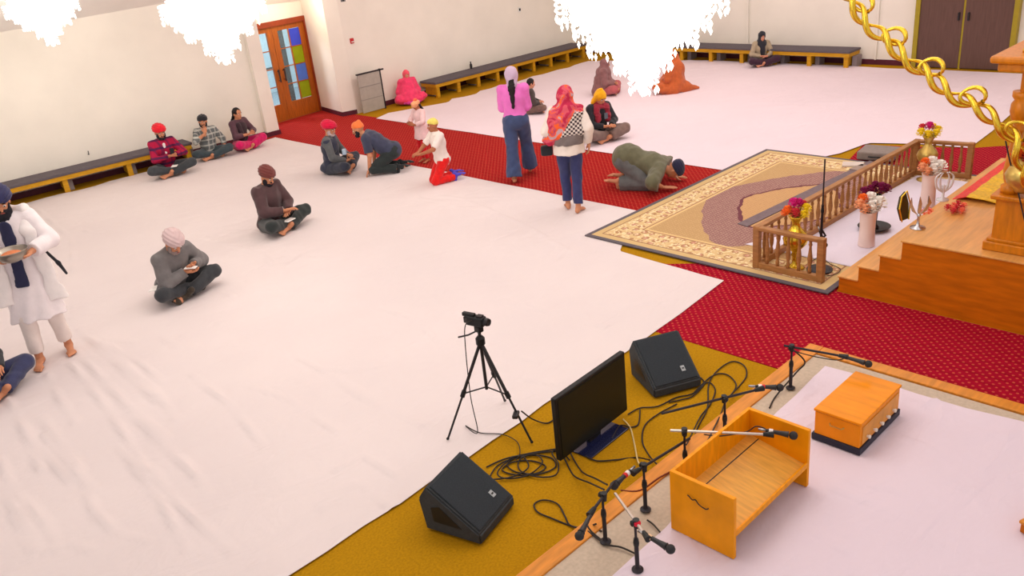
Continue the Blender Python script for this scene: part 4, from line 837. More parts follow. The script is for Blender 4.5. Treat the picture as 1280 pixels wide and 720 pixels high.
class Person:
    def __init__(s, label, base, face, pose, sk='tan', skc=(206, 140, 104), scale=1, h=.012, z=.016, look=None, feet=True, brows=True, facehair=None, **over):
        p = dict(pose); p.update(over); s.p = p; s.h = h; s.rough = folds
        s.root = thing('person', label, 'person', (base[0], base[1], z), yaw_of(face)-math.pi/2); s.root.scale = (scale,)*3
        s.pel = V(*p['pel']); sp = V(*p['spine']); s.up = unit(sp); fw = p.get('fwd', (0, 1, 0)); s.Fc = frame(fw, sp); s.Fp = frame(p.get('pfwd', fw), p.get('pup', sp*.6+V(0, 0, .3)))
        s.neck = s.pel+sp; X = s.Fc[0]
        s.sh = {'R': s.neck-s.up*.045+X*.165, 'L': s.neck-s.up*.045-X*.165}
        s.hip = {k: s.pel+s.Fp[0]*(.088*e)-s.Fp[2]*p['hipdrop'] for k, e in (('R', 1), ('L', -1))}
        s.el = {}; s.wr = {}; s.kn = {}; s.an = {}
        for k in 'RL':
            s.el[k], s.wr[k] = ik(s.sh[k], p['wr'+k], .28, .25, p['el'+k]); s.kn[k], s.an[k] = ik(s.hip[k], p['an'+k], .42, .41, p['kn'+k])
        lk = look if look is not None else (s.Fc[1]+V(0, 0, -p['headtilt'])); up = p.get('headup', s.up*.6+V(0, 0, .5)); s.Fh = frame(lk, up)
        # look direction is respected: rebuild so that y is the look vector
        y = unit(lk); x = unit(np.cross(y, up)); s.Fh = np.array([x, y, np.cross(x, y)])
        s.hc = s.neck+s.up*.06+s.Fh[2]*.085+s.Fh[1]*.02
        hp = s.hpt; P = []
        P += s.torso(0)
        P += [cone(s.neck-s.up*.03, hp(0, -.015, -.07), .056, .052, k=.02)]
        P += [ell(hp(0, -.012, .025), (.076, .094, .092), s.Fh, k=.01), ell(hp(0, .018, -.045), (.058, .068, .068), s.Fh, k=.03), ell(hp(0, .062, -.092), (.026, .022, .02), s.Fh, k=.02),
              cone(hp(0, .083, .005), hp(0, .103, -.028), .009, .014, k=.010), ell(hp(.03, .068, .022), (.03, .016, .010), s.Fh, k=.01), ell(hp(-.03, .068, .022), (.03, .016, .010), s.Fh, k=.01)]
        for e in (-1, 1): P += [ell(hp(e*.032, .094, .004), (.015, .012, .010), s.Fh, k=.008, op='s'), ell(hp(e*.079, -.008, -.01), (.010, .02, .031), s.Fh, k=.006)]
        P += [ell(hp(0, .088, -.058), (.024, .009, .010), s.Fh, k=.008)]
        for k in 'RL': P += s.arm(k, 0, 1)+s.leg(k, 0, 1)
        v, q = sdf_mesh(P, min(h, .0105)); parts = [(v, q, 0)]
        for k in 'RL':
            parts.append(place(hand_mesh(k, p.get('curl'+k, p['curl'])), s.wr[k]+unit(p['hd'+k])*.012, p['hd'+k], -V(*p['pn'+k]), 0))
            if feet: parts.append(place(foot_mesh(k), s.an[k], p['toe'+k], p['fup'+k], 0))
        for e in (-1, 1):
            parts += [uvs(hp(e*.031, .079, .004), (.013, .011, .008), s.Fh, 1), uvs(hp(e*.031, .087, .003), (.006, .005, .006), s.Fh, 2), uvs(hp(e*.033, .085, .028), (.019, .006, .004), s.Fh, 2)]
        parts.append(uvs(hp(0, .096, -.058), (.019, .005, .006), s.Fh, 3))
        s.body = np_mesh('body', parts, [skin(sk, skc), M_eye, M_iris, mat('lips', (166, 84, 76), .5)], s.root)
    def hpt(s, x, y, z): return s.hc+V(x, y, z)@s.Fh
    def tp(s, x, y, z): return s.neck+V(x, y, z)@s.Fc
    def torso(s, i):
        ch = s.neck-s.up*.17; mid = s.pel+(ch-s.pel)*.45
        return [ell(s.pel, (.155+i, .112+i, .12+i), s.Fp, k=.03), ell(s.pel-s.Fp[1]*.045-s.Fp[2]*.02, (.14+i, .09+i, .10+i), s.Fp, k=.03), cone(s.pel+s.up*.04, ch, .132+i, .15+i, flat=(s.Fc[1], .74), k=.04), ell(mid+s.Fc[1]*.02, (.13+i, .1+i, .13+i), s.Fc, k=.03),
                ell(ch, (.16+i, .112+i, .165+i), s.Fc, k=.03), cone(s.sh['R']-s.up*.005, s.sh['L']-s.up*.005, .052+i, .052+i, k=.04), cone(s.neck-s.up*.06, s.neck, .085+i*.7, .058+i*.5, k=.03)]
    def arm(s, k, i, to=1.0, cap=False, loose=1.0):
        e, w, a = s.el[k], s.wr[k], s.sh[k]
        if to <= .5: return [cone(a, a+(e-a)*to*2, .05+i, .043+i*loose, cap=True, k=.02)]
        return [cone(a, e, .05+i, .041+i, k=.02), cone(e, e+(w-e)*((to-.5)*2), .041+i, (.027+.012*(1-to)*2)+i*loose, cap=cap, k=.015)]
    def leg(s, k, i, to=1.0, cap=False, loose=1.0):
        h, kn, a = s.hip[k], s.kn[k], s.an[k]
        if to <= .5: return [cone(h, h+(kn-h)*to*2, .085+i, .06+i*loose, cap=True, k=.02)]
        e = kn+(a-kn)*((to-.5)*2); P = [cone(h, kn, .085+i, .057+i, k=.03), cone(kn, e, .055+i, .036+i*loose, cap=cap, k=.02)]
        if not cap: P.append(ell(kn+(a-kn)*.3-unit(np.cross(np.cross(h-kn, a-kn), a-kn)+1e-6)*0, (.05+i,)*3, k=.03))
        return P
    def wear(s, name, prims, m, h=None, warp='f', amp=.004, f=36, label=None, seed=None):
        sd = len(s.root.children)*7+int(abs(s.root.location.x)*10) if seed is None else seed
        w = folds(amp, f, sd) if warp == 'f' else warp
        v, q = sdf_mesh(prims, h or s.h, w); o = np_mesh(name, [(v, q, 0)], [m], s.root)
        if label: o['label'] = label
        return o
    def shirt(s, m, i=.016, to=.97, name='shirt', hem=None, **k):
        P = s.torso(i)+s.arm('R', i, to, True, .8)+s.arm('L', i, to, True, .8)
        if hem: P += hem
        P += [plane_cut(s.neck+s.up*.03, s.up)]
        return s.wear(name, P, m, **k)
    def trousers(s, m, i=.014, to=.97, loose=1.4, name='trousers', **k):
        P = [ell(s.pel, (.158+i, .116+i, .12+i), s.Fp, k=.03), ell(s.pel-s.Fp[1]*.045-s.Fp[2]*.02, (.143+i, .094+i, .10+i), s.Fp, k=.03)]+s.leg('R', i, to, True, loose)+s.leg('L', i, to, True, loose)
        return s.wear(name, P, m, **k)
    def turban(s, m, big=1.0, name='turban', amp=.0045, freq=150, label=None):
        hp = s.hpt; P = [ell(hp(0, -.018, .062), (.108*big, .125*big, .078*big), s.Fh, k=.02), ell(hp(0, -.014, .035), (.094, .113, .07), s.Fh, k=.02), ell(hp(0, -.05, .075), (.09*big, .09*big, .07*big), s.Fh, k=.02),
             plane_cut(hp(0, 0, .012), -s.Fh[2]+.32*s.Fh[1])]
        c, F = s.hc, s.Fh
        def w(Q): q = (Q-c)@F.T; return amp*np.sin(freq*(q[..., 2]-.55*np.abs(q[..., 0])-.25*q[..., 1]))
        v, qd = sdf_mesh(P, min(s.h, .009), w); o = np_mesh(name, [(v, qd, 0)], [m], s.root)
        if label: o['label'] = label
        return o
    def cap_wrap(s, m, name='head_wrap', bun=None):
        hp = s.hpt; P = [ell(hp(0, -.012, .035), (.086, .105, .098), s.Fh, k=.02), plane_cut(hp(0, 0, .03), -s.Fh[2]+.35*s.Fh[1])]
        P = P[:1]+([ell(hp(*bun), (.04, .04, .035), s.Fh, k=.02)] if bun else [])+P[1:]
        return s.wear(name, P, m, h=.009, amp=.003, f=60)
    def hair(s, m, long=0, name='hair'):
        hp = s.hpt; P = [ell(hp(0, -.022, .028), (.086, .098, .1), s.Fh, k=.02)]
        if long: P += [cone(hp(0, -.09, .0), s.tp(0, -.13, -.02), .045, .05, flat=(s.Fc[1], .6), k=.03), cone(s.tp(0, -.13, -.02), s.tp(0, -.15, -long), .05, .02, flat=(s.Fc[1], .6), k=.02)]
        P += [ell(hp(0, .10, -.03), (.066, .07, .085), s.Fh, k=.008, op='s')]
        return s.wear(name, P, m, h=.009, amp=.003, f=90)
    def beard(s, m, L=.03, w=.055):
        hp = s.hpt; P = [ell(hp(0, .05, -.088), (w, .046, .04), s.Fh, k=.02), ell(hp(.06, .025, -.05), (.018, .035, .05), s.Fh, k=.02), ell(hp(-.06, .025, -.05), (.018, .035, .05), s.Fh, k=.02), ell(hp(0, .09, -.042), (.036, .014, .009), s.Fh, k=.008)]
        if L > .05: P += [cone(hp(0, .06, -.09), hp(0, .06, -.09)+V(0, .05, -1)*L, w*.9, w*.45, flat=(s.Fh[1], .5), k=.02)]
        P += [ell(hp(0, .106, -.06), (.02, .012, .008), s.Fh, k=.003, op='s')]
        return s.wear('beard', P, m, h=.0075, amp=.003, f=140)
    def headscarf(s, m, drape=.09, name='headscarf', extra=(), label=None, amp=.004, f=40):
        hp = s.hpt; P = [ell(hp(0, -.018, .022), (.096, .116, .112), s.Fh, k=.02), cone(hp(0, -.02, -.05), s.neck+s.up*.0, .085, .1, k=.03), ell(s.neck-s.up*.05, (.17, .12, drape), s.Fc, k=.03)]+list(extra)
        P += [ell(hp(0, .115, -.02), (.062, .085, .088), s.Fh, k=.01, op='s')]
        return s.wear(name, P, m, label=label, amp=amp, f=f)
    def socks(s, m, i=1.08):
        o = []
        for k in 'RL':
            v, q, _ = place(foot_mesh(k), s.an[k], s.p['toe'+k], s.p['fup'+k], 0, 1.0); v2 = s.an[k]+(v-s.an[k])*i; np_mesh('sock', [(v2, q, 0)], [m], s.root)
M_navy = fabric('navy', (40, 42, 72)); M_blackf = fabric('black', (38, 38, 44)); M_charc = fabric('charcoal', (56, 58, 62)); M_grey = fabric('heather grey', (116, 112, 112)); M_hair = mat('black hair', (30, 24, 26), .6, .2, 60, .4, 150)
M_beardk = mat('black beard', (34, 32, 40), .8, .2, 60, .4, 150); M_beardg = mat('grey beard', (150, 134, 130), .8, .15, 60, .4, 150); M_jean = fabric('blue denim', (64, 78, 116)); M_jean2 = fabric('dark denim', (58, 62, 96))
M_choga = fabric('white cotton', (240, 230, 232), .03)
M_paper = mat('white paper', (246, 242, 238), .6, .02); M_phone = mat('phone glass', (30, 32, 38), .2)
def item(name, label, cat, p, loc, size, m, R=None, bev=.002):
    """small held thing at a body-local place of person p, top-level"""
    w = p.root.matrix_basis @ Vector(loc); rz = p.root.rotation_euler.z
    RR = Matrix.Rotation(rz, 3, 'Z') @ (R or Matrix.Identity(3)); return tag(obj(name, box(B(), (0, 0, 0), size, RR, bev), m, loc=w), label, cat)
# 1 standing man in white robe at the left
p = Person('man standing at the left in a long white robe, holding a steel bowl', at(70, 448), -68, STAND, scale=1.1, h=.0105, headtilt=.2, look=V(-.15, 1, -.35),
    anR=(.11, .10, .085), anL=(-.13, -.08, .085), wrR=(.13, .30, 1.13), wrL=(-.15, .30, 1.14), elR=(1, -.4, -.6), elL=(-1, -.4, -.6), hdR=(-.75, .6, -.1), hdL=(.75, .6, -.15), pnR=(0, .2, 1), pnL=(0, .2, 1), curl=.5)
def rip(z1, amp=.010, n=8):
    def w(Q): a = np.arctan2(Q[..., 1]-.03, Q[..., 0]); k = np.clip((z1-Q[..., 2])/.5, 0, 1); return amp*k*np.sin(n*a+2*np.sin(Q[..., 2]*5))+.003*np.sin(Q@V(30, 20, 12)+2*np.sin(Q@V(10, -14, 8)))
    return w
P = p.torso(.03)+[cone((0, .02, 1.0), (0, .04, .46), .165, .245, flat=((0, 1, 0), .75), cap=True, k=.03)]+p.arm('R', .03, .95, True, 1.3)+p.arm('L', .03, .95, True, 1.3)+[plane_cut(p.neck+p.up*.03, p.up)]
p.wear('robe', P, M_choga, warp=rip(1.0)); p.trousers(fabric('pale cream cotton', (236, 222, 216), .03), .02, .93, 1.5)
P = [cone(p.tp(.16, .0, .0), p.tp(.15, .13, -.15), .05, .05, flat=((0, 1, 0), .5), k=.02), cone(p.tp(.15, .13, -.15), p.tp(.2, .16, -.78), .05, .075, flat=((0, 1, 0), .28), cap=True, k=.02), cone(p.tp(-.16, 0, .0), p.tp(-.15, .13, -.15), .05, .05, flat=((0, 1, 0), .5), k=.02), cone(p.tp(-.15, .13, -.15), p.tp(-.22, .16, -.82), .05, .075, flat=((0, 1, 0), .28), cap=True, k=.02), cone(p.tp(.16, 0, .02), p.tp(0, -.10, .02), .05, .05), cone(p.tp(-.16, 0, .02), p.tp(0, -.1, .02), .05, .05), ell(p.tp(0, -.1, -.2), (.2, .05, .25))]
p.wear('shoulder_cloth', P, fabric('white shoulder cloth', (246, 238, 236), .03), amp=.007)
p.wear('stole', [cone(p.tp(.0, .15, -.06), p.tp(0, .185, -.4), .055, .05, flat=((0, 1, 0), .3), k=.01), cone(p.tp(0, .185, -.4), p.tp(.02, .2, -.62), .05, .055, flat=((0, 1, 0), .3), cap=True, k=.01)], M_navy, amp=.003)
p.turban(fabric('navy turban', (46, 46, 84)), 1.1); p.beard(M_beardk, .2, .07)
p.wear('sword_belt', [cone(p.tp(-.2, .1, -.3), p.tp(-.3, .1, -.5), .012, .016), cone(p.tp(-.3, .1, -.5), p.tp(-.34, .14, -.6), .018, .01)], M_blackf, h=.006, amp=.001)
w = p.root.matrix_basis @ Vector((-.01, .37, 1.17))
tag(obj('bowl', lathe(B(), [(.05, -.07), (.1, -.05), (.14, 0), (.15, .045), (.155, .045), (.145, .03), (.09, -.035), (.01, -.055)], (0, 0, 0), 28), mat('dull steel', (160, 152, 140), .3, metal=.8), smooth=True, loc=w), 'wide steel bowl held in both hands by the man in white', 'bowl')
tag(obj('food', sph(B(), (0, 0, -.01), .1, 3, (1, 1, .45)), mat('orange pudding', (214, 128, 84), .7, .15, 30, .4), loc=w), 'orange food heaped in the steel bowl', 'food')
# 2 person at the left edge
p = Person('person in blue jeans sitting cross-legged, cut off by the left edge', at(-26, 497), -10, SIT, h=.0105, wrR=(.2, .33, .28), hdR=(.2, .9, -.2))
p.shirt(M_charc); p.trousers(M_jean2, .022); p.turban(M_navy); p.beard(M_beardk)
# 3 grey sweater man
p = Person('man in grey sweater and pale pinkish turban sitting, looking down at his hands', at(219, 368), -35, SIT, h=.0105, scale=1.06, look=V(.12, 1, -.8), spine=(.03, .22, .44), wrR=(.02, .36, .33), wrL=(-.1, .33, .36), hdR=(-.3, .9, .2), hdL=(.7, .6, .3), pnR=(0, 0, 1), pnL=(.2, -.3, 1), curl=.5)
p.shirt(M_grey, .034); p.trousers(M_charc, .022); p.turban(fabric('pale pink grey turban', (206, 180, 180), .06), 1.02); p.beard(M_beardg); p.socks(fabric('dark sock', (66, 56, 46)))
item('phone', 'small white phone in the hand of the man in the grey sweater', 'phone', p, (.0, .43, .375), (.07, .14, .01), M_paper, Matrix.Rotation(.5, 3, 'Z')); item('booklet', 'white folded paper on the knee of the man in the grey sweater', 'paper', p, (.27, .17, .215), (.17, .2, .008), M_paper, Matrix.Rotation(.6, 3, 'Z') @ Matrix.Rotation(.12, 3, 'X'))
# 4 brown sweater man
p = Person('bearded man in brown sweater and maroon turban sitting cross-legged alone on the sheet', at(341, 288), -28, SIT, h=.0105, look=V(.1, 1, -.5), wrR=(.05, .32, .30), wrL=(-.06, .30, .26), hdR=(-.4, .85, -.25), hdL=(.8, .5, -.2), scale=1.06)
p.shirt(fabric('dark brown wool', (82, 58, 60)), .036); p.trousers(fabric('black green', (44, 50, 50)), .024); p.turban(fabric('maroon turban', (110, 54, 50)), .95); p.beard(M_beardk, .03)
item('booklet', 'white booklet in the lap of the man in the brown sweater', 'paper', p, (.04, .36, .17), (.16, .1, .012), M_paper)
# 5 red turban plaid man by the bench
def plaidfn(c1, c2, c3, sc):
    def f(nt, vec, x, y, z):
        a = ((z*sc).frac()-.5).abs().lt(.14); b = (((x+y)*sc).frac()-.5).abs().lt(.14); c = mix(nt, a*.8, lin(c1), lin(c2)); return mix(nt, b*.55, c, lin(c3))
    return f
M_plaid = mat('red navy plaid', (170, 30, 70), .9, fn=plaidfn((176, 24, 66), (50, 34, 76), (60, 30, 74), 7)); M_plaid2 = mat('grey white plaid', (120, 124, 122), .9, fn=plaidfn((108, 112, 112), (196, 196, 188), (206, 204, 196), 9))
p = Person('man in red plaid shirt and bright red turban sitting in front of the left bench', at(212, 218), -55, SIT, h=.013, look=V(-.1, 1, -.25), wrR=(.0, .3, .36), wrL=(-.1, .32, .38), hdR=(-.4, .8, .4), hdL=(.4, .8, .4), scale=1.05)
p.shirt(M_plaid, .022); p.trousers(fabric('dark slate', (62, 66, 70)), .022); p.turban(fabric('bright red turban', (226, 26, 44)), 1.05); p.beard(M_beardk)
p.wear('shirt_front', [cone(p.tp(0, .115, -.05), p.tp(0, .135, -.2), .025, .02, flat=((0, 1, 0), .5))], M_choga, h=.008, amp=.001)
item('phone', 'phone held up by the man in the red turban', 'phone', p, (-.04, .42, .45), (.07, .012, .13), M_phone); item('booklet', 'white paper on the leg of the man in the red turban', 'paper', p, (-.02, .4, .20), (.1, .14, .01), M_paper, Matrix.Rotation(-.5, 3, 'Z'))
# 6 plaid man
p = Person('bearded man in black turban and grey plaid shirt sitting against the left wall', at(264, 197), -60, SIT, h=.013, scale=.94, look=V(.35, 1, -.1), wrR=(.06, .28, .55), hdR=(-.2, .2, 1), pnR=(0, -1, 0), wrL=(-.3, .12, .1), hdL=(-.3, .6, -.3), curl=.7)
p.shirt(M_plaid2, .022, .72); p.trousers(fabric('slate teal', (60, 72, 78)), .022); p.turban(M_blackf, .95); p.beard(M_beardk, .04)
# 7 woman in magenta trousers
p = Person('dark haired woman in brown top and magenta trousers sitting beside the left pilaster', at(303, 187), -30, SIT, h=.013, scale=.94, look=V(.05, 1, -.1), wrR=(.04, .3, .33), wrL=(-.08, .3, .36), hdR=(-.2, 1, 0), hdL=(.5, .8, 0))
p.shirt(fabric('dark mauve', (92, 62, 72)), .024, .8); P = p.leg('R', .03, .95, True, 1.5)+[ell(p.pel, (.17, .14, .12), k=.03)]; p.wear('trousers', P+p.leg('L', .03, .95, True, 1.4), fabric('magenta', (206, 20, 96)))
p.wear('dark_shawl', p.torso(.035)[3:5]+[cone(p.tp(.1, .1, -.05), p.tp(.06, .15, -.35), .04, .05)], fabric('black brown', (60, 42, 50))); p.hair(M_hair, .25)
# 8 pink shawl woman
M_pinksh = fabric('coral pink shawl', (248, 66, 112)); p = Person('woman wrapped in a coral pink shawl sitting against the right wall by the grey screen', at(512, 128), -75, SIT, h=.014, sk='fair', skc=(220, 150, 120), scale=.84)
p.wear('shawl', p.torso(.045)+p.arm('R', .04, 1, False)+p.arm('L', .04, 1, False)+[cone(p.tp(0, .05, -.1), (0, .16, .16), .2, .3, flat=((0, 0, 1), .9), k=.06), ell((0, .2, .12), (.44, .32, .17), k=.05), ell((0, .3, .27), (.2, .14, .09), k=.05)]+p.leg('R', .045)+p.leg('L', .045)+[plane_cut((0, 0, .0), (0, 0, -1))], M_pinksh, amp=.009, f=24)
p.headscarf(fabric('pink scarf', (246, 88, 108)), .1); p.wear('tassel_hem', [ell((0, .46, .06), (.24, .09, .055)), ], fabric('orchid hem', (214, 60, 150)), amp=.01, f=60)
# 9 crimson turban man
p = Person('man in grey jacket and crimson turban sitting facing the crouching man', at(417, 217), -8, SIT, h=.0115, look=V(.3, 1, -.25), wrR=(.12, .30, .22), wrL=(-.05, .3, .28), spine=(0, .04, .5))
p.shirt(fabric('grey green jacket', (92, 94, 96)), .024); p.wear('vest', p.torso(.032)+[plane_cut(p.neck+p.up*.0, p.up), ell((0, -.04, .1), (.19, .17, .1))], fabric('ink vest', (52, 56, 74))); p.trousers(fabric('ink blue', (48, 52, 66)), .024); p.turban(fabric('crimson turban', (212, 10, 62)), 1.12); p.beard(mat('white grey beard', (196, 176, 176), .8), .03)
item('paper_cup', 'pale blue folded paper in the hand of the man in the crimson turban', 'paper', p, (.12, .3, .38), (.06, .06, .09), mat('pale blue paper', (186, 206, 226), .6))
# 10 crawling man
p = Person('man in navy T-shirt and orange head wrap on his hands and knees', at(485, 216), 178, dict(SIT), h=.0115, pel=(0, -.12, .36), spine=(0, .40, .30), pup=(0, .8, .6), fwd=(0, .3, -1), pfwd=(0, .3, -1), hipdrop=.02, look=V(0, 1, -.35), headup=(0, .3, 1),
    anR=(.12, -.24, .075), anL=(-.12, -.20, .075), knR=(.15, 1, -.5), knL=(-.15, 1, -.5), toeR=(0, -1, -.25), toeL=(0, -1, -.25), fupR=(0, .25, -1), fupL=(0, .25, -1), wrR=(.17, .24, .12), wrL=(-.17, .27, .12), elR=(.6, -.6, 0), elL=(-.6, -.5, -.2), hdR=(0, .5, -.85), hdL=(0, .5, -.85), pnR=(0, -.8, -.5), pnL=(0, -.8, -.5), curl=.5)
p.shirt(fabric('navy t-shirt', (62, 66, 88)), .034, .42, name='t_shirt'); p.trousers(fabric('black green trousers', (44, 52, 52)), .026); p.cap_wrap(fabric('orange wrap', (250, 128, 66)), bun=(0, -.07, .10)); p.beard(M_beardk); p.socks(fabric('black sock', (36, 40, 42)))
# 11 kid
M_redtr = fabric('scarlet cotton', (232, 28, 26)); p = Person('child in white T-shirt, yellow cap and scarlet trousers kneeling on the sheet edge', at(549, 229), -155, dict(SIT), h=.0115, scale=.84, sk='deep', skc=(180, 112, 78), pel=(0, -.12, .44), spine=(0, .05, .5), hipdrop=.03, look=V(.15, 1, -.15),
    anR=(.1, -.34, .07), anL=(-.12, -.30, .07), knR=(0, 1, 0), knL=(0, 1, 0), toeR=(0, -1, -.3), toeL=(0, -1, -.3), fupR=(0, .3, -1), fupL=(0, .3, -1), wrR=(.07, .3, .62), wrL=(-.08, .3, .62), elR=(1, -.3, -.4), elL=(-1, -.3, -.4), hdR=(-.5, .9, 0), hdL=(.5, .9, 0), pnR=(0, 0, -1), pnL=(0, 0, -1))
p.shirt(fabric('white t-shirt', (246, 232, 224), .03), .024, .44, name='t_shirt', hem=[ell(p.pel, (.17, .14, .13), k=.03)]); p.trousers(M_redtr, .02); p.cap_wrap(fabric('pale yellow cap', (240, 222, 110)), 'knit_cap'); p.socks(fabric('violet blue sock', (84, 74, 200)), 1.12)
# 12 girl
p = Person('small child in orange head cloth and pale pink top standing behind the kneeling child', at(533, 203), -140, STAND, h=.0115, scale=.63, sk='deep', skc=(190, 120, 90), look=V(0, 1, -.4), wrR=(.08, .26, 1.1), wrL=(-.08, .26, 1.08), elR=(1, -.3, -.3), elL=(-1, -.3, -.3), hdR=(-.5, .8, .3), hdL=(.5, .8, .3))
p.shirt(fabric('pale pink top', (244, 206, 206), .05), .028, .9, hem=[cone((0, .01, .95), (0, .01, .66), .20, .24, flat=((0, 1, 0), .85), cap=True, k=.03)]); p.trousers(fabric('bright red leggings', (216, 24, 34)), .014); p.hair(M_hair, .2)
hp = p.hpt; p.wear('head_cloth', [ell(hp(0, -.0, .06), (.115, .135, .075), p.Fh, k=.02), ell(hp(0, .05, .02), (.1, .09, .05), p.Fh, k=.02), ell(hp(0, .12, -.05), (.06, .05, .07), p.Fh, k=.01, op='s')], fabric('peach orange cloth', (250, 168, 120)), h=.009, amp=.006)
p.wear('bun_cloth', [ell(hp(0, -.05, .135), (.055, .055, .05), p.Fh)], fabric('deep orange cloth', (244, 110, 70)), h=.009)
# 13 pink sweater woman
p = Person('woman in orchid pink sweater and lilac head cover walking away on the red runner', at(652, 224), 82, STAND, h=.0105, z=.007, scale=1.0, anR=(.13, .24, .12), anL=(-.09, -.18, .085), wrR=(.08, .27, 1.1), wrL=(-.08, .27, 1.1), elR=(.4, -.5, -1), elL=(-.4, -.5, -1), hdR=(-.5, .8, .1), hdL=(.5, .8, .1), toeR=(.1, 1, 0))
p.shirt(fabric('orchid pink', (240, 122, 206), .05), .026, .96, name='sweater', hem=[cone((0, .0, 1.0), (0, .0, .88), .16, .17, flat=((0, 1, 0), .75), cap=True, k=.03)]); p.trousers(M_jean, .034, 1.0, 2.6); p.hair(M_hair, .3)
hp = p.hpt; p.wear('head_cover', [ell(hp(0, -.025, .025), (.1, .118, .118), p.Fh), cone(hp(0, -.05, -.03), hp(0, -.06, -.12), .08, .08, k=.03), ell(hp(0, .12, -.03), (.062, .085, .085), p.Fh, k=.01, op='s')], fabric('lilac grey cover', (206, 180, 206), .05), h=.0095, amp=.003)
# 14 seated person behind
p = Person('person in black and brown sitting partly hidden behind the woman in the pink sweater', at(662, 143), 5, SIT, h=.014, scale=.8, sk='fair'); p.shirt(fabric('dark olive top', (72, 60, 58)), .03); p.trousers(fabric('brown trousers', (120, 92, 84)), .02); p.hair(M_hair)
# 15 scarf woman
def scarffn(nt, vec, x, y, z):
    n = noise(nt, 5.5, 3, vec, 1.2); c = mix(nt, n.gt(.47), lin((196, 44, 80)), lin((216, 88, 104))); c = mix(nt, n.gt(.56), c, lin((250, 104, 50))); c = mix(nt, n.gt(.63), c, lin((196, 160, 170)))
    chk = ((((x*1.0+z)*17).frac()-.5).abs()+(((x*-1+z)*17).frac()-.5).abs()).lt(.5)
    kef = mix(nt, chk, lin((232, 222, 214)), lin((76, 62, 66)))
    reg = (x*1.5+z*-1+1.24).gt(.02)*(z.lt(1.38))*(z.gt(1.02))
    return mix(nt, reg, c, kef)
M_scarf = mat('multicolour patterned scarf', (220, 60, 80), .9, fn=scarffn)
p = Person('woman in big red and orange patterned head scarf and dark jeans walking away', at(717, 264), 84, STAND, h=.0105, scale=.98, anR=(.07, -.12, .085), anL=(-.07, .08, .085), wrR=(.27, .02, .93), wrL=(-.2, .16, 1.02), elR=(.5, -1, 0), elL=(-.6, -1, 0), hdL=(.1, .8, -.6), hdR=(0, .2, -1), toeR=(.5, 1, 0))
p.shirt(fabric('cream knit', (240, 226, 216), .04), .03, .96, name='sweater', hem=[cone((0, .0, 1.05), (0, .0, .82), .19, .215, flat=((0, 1, 0), .85), cap=True, k=.03)]); p.trousers(fabric('indigo denim', (56, 60, 104)), .016, .95, 1.8)
p.wear('vest', p.torso(.04)[2:5]+[cone((0, -.01, 1.1), (0, -.01, .95), .20, .212, flat=((0, 1, 0), .86), cap=True, k=.02)], fabric('olive grey vest', (124, 112, 110)))
P = [ell(p.hpt(0, -.02, .02), (.102, .122, .12), p.Fh, k=.02), cone(p.hpt(0, -.03, -.03), p.tp(0, -.03, -.06), .1, .16, k=.05), cone(p.tp(.14, -.02, -.06), p.tp(-.14, -.02, -.06), .1, .1, k=.05), cone(p.tp(-.15, -.0, -.1), p.tp(-.24, -.02, -.40), .1, .1, k=.05), cone(p.tp(.13, -.05, -.1), p.tp(.18, -.08, -.32), .09, .06, k=.05), ell(p.tp(-.03, -.07, -.22), (.23, .13, .24), k=.04), ell(p.hpt(0, .125, -.02), (.062, .085, .088), p.Fh, k=.01, op='s'), plane_cut(p.tp(0, 0, -.42), (.25, 0, -1))]
p.wear('head_scarf', P, M_scarf, amp=.008, f=30)
item('handbag', 'dark handbag at the left side of the woman in the patterned scarf', 'bag', p, (-.30, .05, .86), (.16, .1, .14), M_blackf, None, .03)
# 16 brown shawl woman
p = Person('woman in brown shawl and dusty rose trousers sitting left below the crystal chandelier', at(754, 119), -15, SIT, h=.014, scale=.86, look=V(-.1, 1, -.2)); p.trousers(fabric('dusty rose', (186, 92, 96)), .04); hp = p.hpt
p.wear('shawl', p.torso(.05)+p.arm('R', .045, 1, False)+p.arm('L', .045, 1, False)+[cone(hp(0, -.02, 0), p.neck-p.up*.05, .1, .15, k=.04), cone(p.tp(0, -.02, -.1), (0, .02, .12), .19, .30, k=.05), ell(hp(0, -.02, .02), (.1, .12, .115), p.Fh), ell(hp(0, .12, -.02), (.06, .085, .085), p.Fh, k=.01, op='s')], fabric('brown mauve shawl', (136, 92, 92)), amp=.008, f=26)
# 17 orange brown shawl
p = Person('person covered in a rust orange shawl sitting to the right below the crystal chandelier', at(846, 115), 150, SIT, h=.014, scale=.95, look=V(.2, 1, -.2)); hp = p.hpt
p.wear('shawl', p.torso(.05)+p.arm('R', .045, 1, False)+p.arm('L', .045, 1, False)+[cone(hp(0, -.02, .02), p.tp(0, -.03, -.1), .11, .19, k=.05), cone(p.tp(0, 0, -.2), (0, .1, .12), .2, .33, k=.05), ell((0, .2, .1), (.42, .32, .15), k=.05)]+p.leg('R', .04)+p.leg('L', .04)+[cone((0, -.1, .1), (.22, -.42, .03), .16, .03, k=.05), ell(hp(0, -.02, .02), (.105, .125, .12), p.Fh), ell(hp(0, .13, -.02), (.06, .085, .085), p.Fh, k=.01, op='s'), plane_cut((0, 0, 0), (0, 0, -1))], fabric('rust orange shawl', (196, 96, 48)), amp=.010, f=22)
